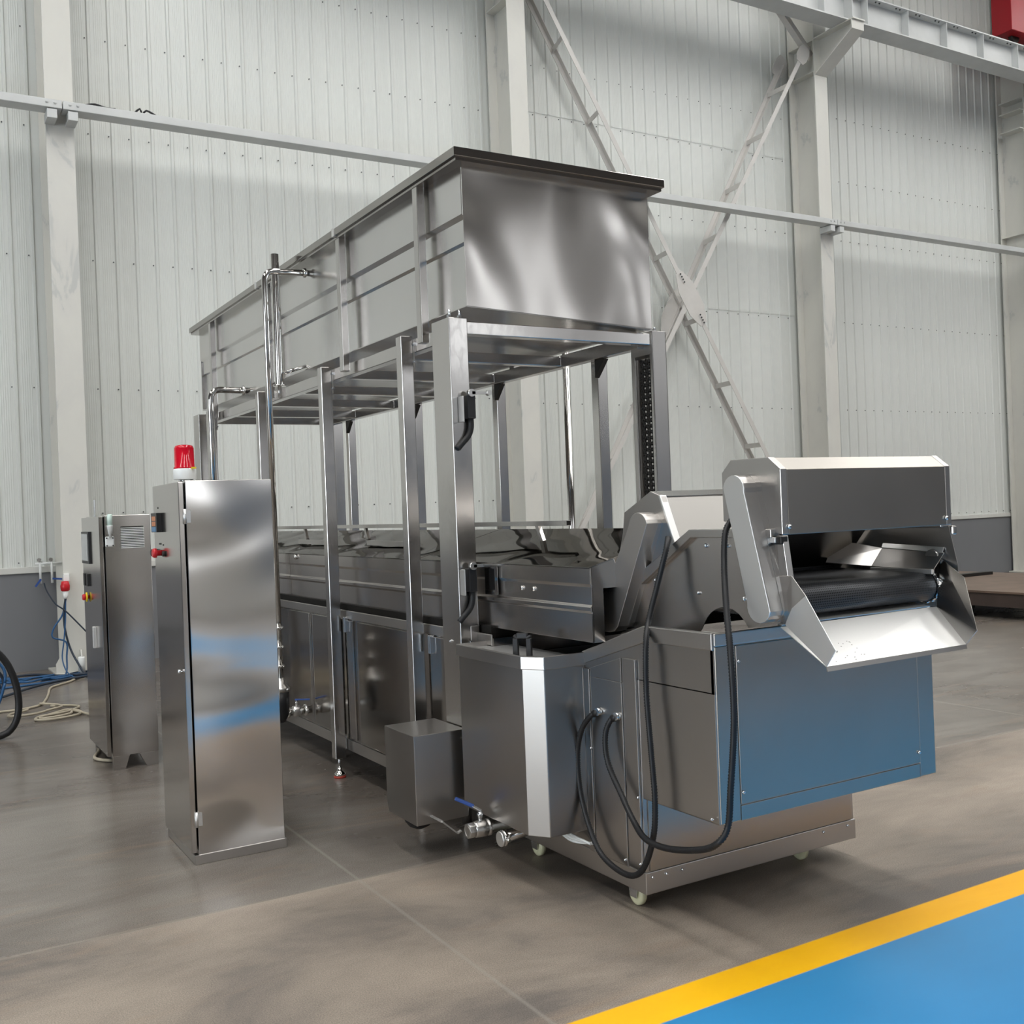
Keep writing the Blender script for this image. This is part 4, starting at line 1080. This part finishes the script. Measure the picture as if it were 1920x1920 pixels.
# ------------------------------------------------------------------ services by the first column
mf = thing('pipe_manifold', 'small white pipe manifold with two taps on the wall by the first column', 'pipe', (1.5, 12.85, 1.1))
MB().tube([(1.38, 12.88, 1.205), (1.66, 12.88, 1.205)], 0.012, 10).build('header', 'white_plastic', mf)
for x in (1.43, 1.55):
    MB().tube([(x, 12.88, 1.26), (x, 12.88, 0.98)], 0.014, 10).build('riser', 'white_plastic', mf)
    MB().cyl((x - 0.01, 12.86, 1.245), (x - 0.01, 12.89, 1.245), 0.022, 12).build('wall_clip', 'cast', mf)
    MB().rod((x, 12.855, 1.03), (x + (0.10 if x > 1.5 else -0.06), 12.85, 1.02 if x > 1.5 else 0.95), 0.014, 0.02).build('tap_lever', 'blue_plastic', mf)
so = thing('power_socket', 'red and white industrial power plug on the side of the first column', 'socket', (1.63, 12.2, 0.9))
MB().box(1.59, 1.655, 12.28, 12.34, 1.015, 1.10).build('socket_box', 'white_plastic', so, bevel=0.008)
MB().lathe((1.60, 12.25, 0.91), [(0.03, 0), (0.045, 0.012), (0.05, 0.06), (0.042, 0.085), (0.035, 0.11)], n=18).build('socket_sleeve', 'red_plastic', so)
MB().lathe((1.60, 12.25, 0.83), [(0.016, 0), (0.026, 0.02), (0.032, 0.085)], n=16).build('plug', 'white_plastic', so)
cols = [('cable_dark', 0.011), ('cable_blue', 0.009), ('cable_dark', 0.008), ('cable_blue', 0.007)]
dr = [[(1.60, 12.25, 0.84), (1.575, 12.24, 0.68), (1.58, 12.23, 0.5), (1.62, 12.2, 0.3), (1.68, 12.12, 0.14), (1.75, 12.05, 0.02), (1.9, 12.0, 0.012)],
      [(1.605, 12.25, 0.84), (1.56, 12.24, 0.66), (1.47, 12.22, 0.53), (1.45, 12.2, 0.43), (1.58, 12.2, 0.37), (1.58, 12.18, 0.22), (1.54, 12.1, 0.02), (1.3, 12.0, 0.012)],
      [(1.46, 12.84, 0.98), (1.46, 12.6, 0.90), (1.50, 12.26, 0.78), (1.60, 12.22, 0.69), (1.82, 12.18, 0.42), (1.9, 12.1, 0.30)],
      [(1.60, 12.25, 0.84), (1.585, 12.22, 0.6), (1.56, 12.18, 0.4), (1.53, 12.12, 0.18), (1.60, 12.0, 0.02), (1.8, 11.95, 0.012)]]
lb = ['thick dark cable dropping straight from the red plug to the floor', 'blue cable bulging out left below the red plug', 'thin dark cable slanting right from the taps across the first column', 'slim blue cable falling beside the thick dark one from the plug']
for (mt, r), pts, l in zip(cols, dr, lb):
    cable('power_cable', pts, r, mt, l, 'cable', 'cables below the plug')
# cables lying on the floor, a tangle
random.seed(11)
tl = ['blue cable lying furthest out from the wall in the floor tangle', 'dark cable running along the foot of the grey wall', 'blue cable with loose bends in the floor tangle by the wall', 'long dark cable crossing the floor toward the black hose', 'blue cable closest to the column base in the floor tangle', 'dark blue cable ending in a bend beside the column base']
fl = [[(1.85, 12.05), (1.5, 11.85), (1.2, 11.75), (0.9, 11.7), (0.6, 11.75), (0.2, 11.6)],
      [(1.9, 12.1), (1.55, 12.15), (1.25, 12.5), (0.95, 12.45), (0.6, 12.5), (0.1, 12.3)],
      [(1.7, 12.1), (1.45, 11.95), (1.3, 12.2), (1.05, 12.0), (0.85, 12.2), (1.1, 12.3), (0.8, 12.35), (0.4, 12.0)],
      [(1.9, 11.95), (1.5, 11.75), (1.25, 11.55), (1.05, 11.3), (0.85, 11.0), (0.6, 10.7)],
      [(1.75, 12.15), (1.55, 12.05), (1.35, 12.0), (1.15, 11.85), (1.0, 12.1), (1.25, 12.15), (1.45, 12.2)],
      [(1.9, 12.0), (1.65, 12.0), (1.6, 12.1), (1.75, 12.2), (1.85, 12.1), (1.95, 11.9)]]
for i, (pts, l) in enumerate(zip(fl, tl)):
    cable('floor_cable', [(x, y, 0.013 + 0.004 * i) for x, y in pts], 0.013 if i % 2 else 0.012, 'cable_blue' if i % 2 == 0 else 'cable_dark', l, 'cable', 'cables on the floor by the wall', 0.05)
cord = [(1.82, 12.02), (1.66, 11.92), (1.53, 11.67), (1.41, 11.52), (1.31, 11.35), (1.24, 10.93), (1.18, 10.61), (1.10, 10.33), (0.93, 10.2), (0.77, 10.2), (0.55, 10.1)]
cable('beige_cord', [(x, y, 0.012) for x, y in cord], 0.011, 'cord', 'cream cord running across the floor from the column base to the left edge', 'cord', None, 0.04)
cord = [(1.10, 10.33), (1.22, 10.15), (1.24, 10.02), (1.15, 9.93), (1.02, 9.80), (0.90, 9.78), (0.80, 9.80), (0.84, 9.95), (0.95, 10.02), (0.98, 10.12)]
cable('beige_cord', [(x, y, 0.026) for x, y in cord], 0.011, 'cord', 'short cream cord loop lying left in the coil on the floor', 'cord', None, 0.03)
cord = [(1.17, 10.18), (1.30, 10.12), (1.38, 9.98), (1.29, 9.82), (1.18, 9.74), (1.03, 9.69), (0.98, 9.56), (1.05, 9.49), (1.17, 9.49), (1.31, 9.56), (1.35, 9.72), (1.27, 9.88), (1.15, 9.78), (1.04, 9.66), (1.02, 9.58), (1.13, 9.58), (1.26, 9.66), (1.30, 9.78), (1.36, 9.62), (1.40, 9.40), (1.38, 8.9), (1.30, 8.2), (1.21, 7.9), (1.15, 7.7), (1.18, 7.58), (1.24, 7.52)]
cable('beige_cord', [(x, y, 0.014) for x, y in cord], 0.011, 'cord', 'coiled cream cord on the floor leading under the rear cabinet', 'cord', None, 0.03)
hs = [(0.42, 8.95, 0.74), (0.612, 8.9, 0.708), (0.718, 8.9, 0.596), (0.779, 8.9, 0.436), (0.800, 8.9, 0.275), (0.785, 8.9, 0.155), (0.743, 8.9, 0.075), (0.675, 8.9, 0.034), (0.5, 8.88, 0.026), (0.3, 8.8, 0.06), (0.1, 8.85, 0.3), (0.2, 8.95, 0.62), (0.42, 8.98, 0.72)]
o = MB().tube(smooth_path(hs, 0.03), 0.026, 14).build('black_hose', 'rubber', loc=(0.45, 8.9, 0))
tag(o, 'thick black hose looping upright at the left edge of the floor', 'hose')
for i, l in enumerate(('outermost loop of the blue coil behind the black hose', 'middle loop of the blue coil behind the black hose', 'innermost loop of the blue coil behind the black hose', 'sagging lowest loop of the blue coil behind the black hose', 'twisted rear loop of the blue coil behind the black hose')):
    pts = []
    for k in range(25):
        a = 2 * PI * k / 24
        rx_ = 0.20 - 0.022 * i; rz_ = 0.27 - 0.02 * i
        pts.append((0.56 + rx_ * math.cos(a) + 0.02 * math.sin(3 * a + i), 9.55 + 0.035 * i + 0.03 * math.sin(2 * a + i), 0.325 - 0.012 * i + rz_ * math.sin(a) + 0.02 * math.cos(2 * a + i)))
    cable('coiled_cable', pts, 0.012, 'cable_blue' if i % 2 == 0 else 'cable_dark', l, 'cable', 'loops of the blue coil', 0.03)
hk = thing('coil_stand', 'dark hose stand at the left edge holding the blue cable coil', 'stand', (0.30, 9.62, 0))
MB().box(0.34, 0.38, 9.60, 9.64, 0.0, 0.75).build('pole', 'dark_metal', hk)
MB().box(0.32, 0.72, 9.54, 9.70, 0.50, 0.53).build('arm', 'dark_metal', hk)
o = MB().lathe((1.72, 12.14, 0.022), [(0.036, 0), (0.036, 0.17), (0.03, 0.18)], n=16).build('white_pipe_stub', 'white_plastic', loc=(1.72, 12.14, 0))
tag(o, 'short upright white plastic pipe stub at the foot of the first column', 'pipe')
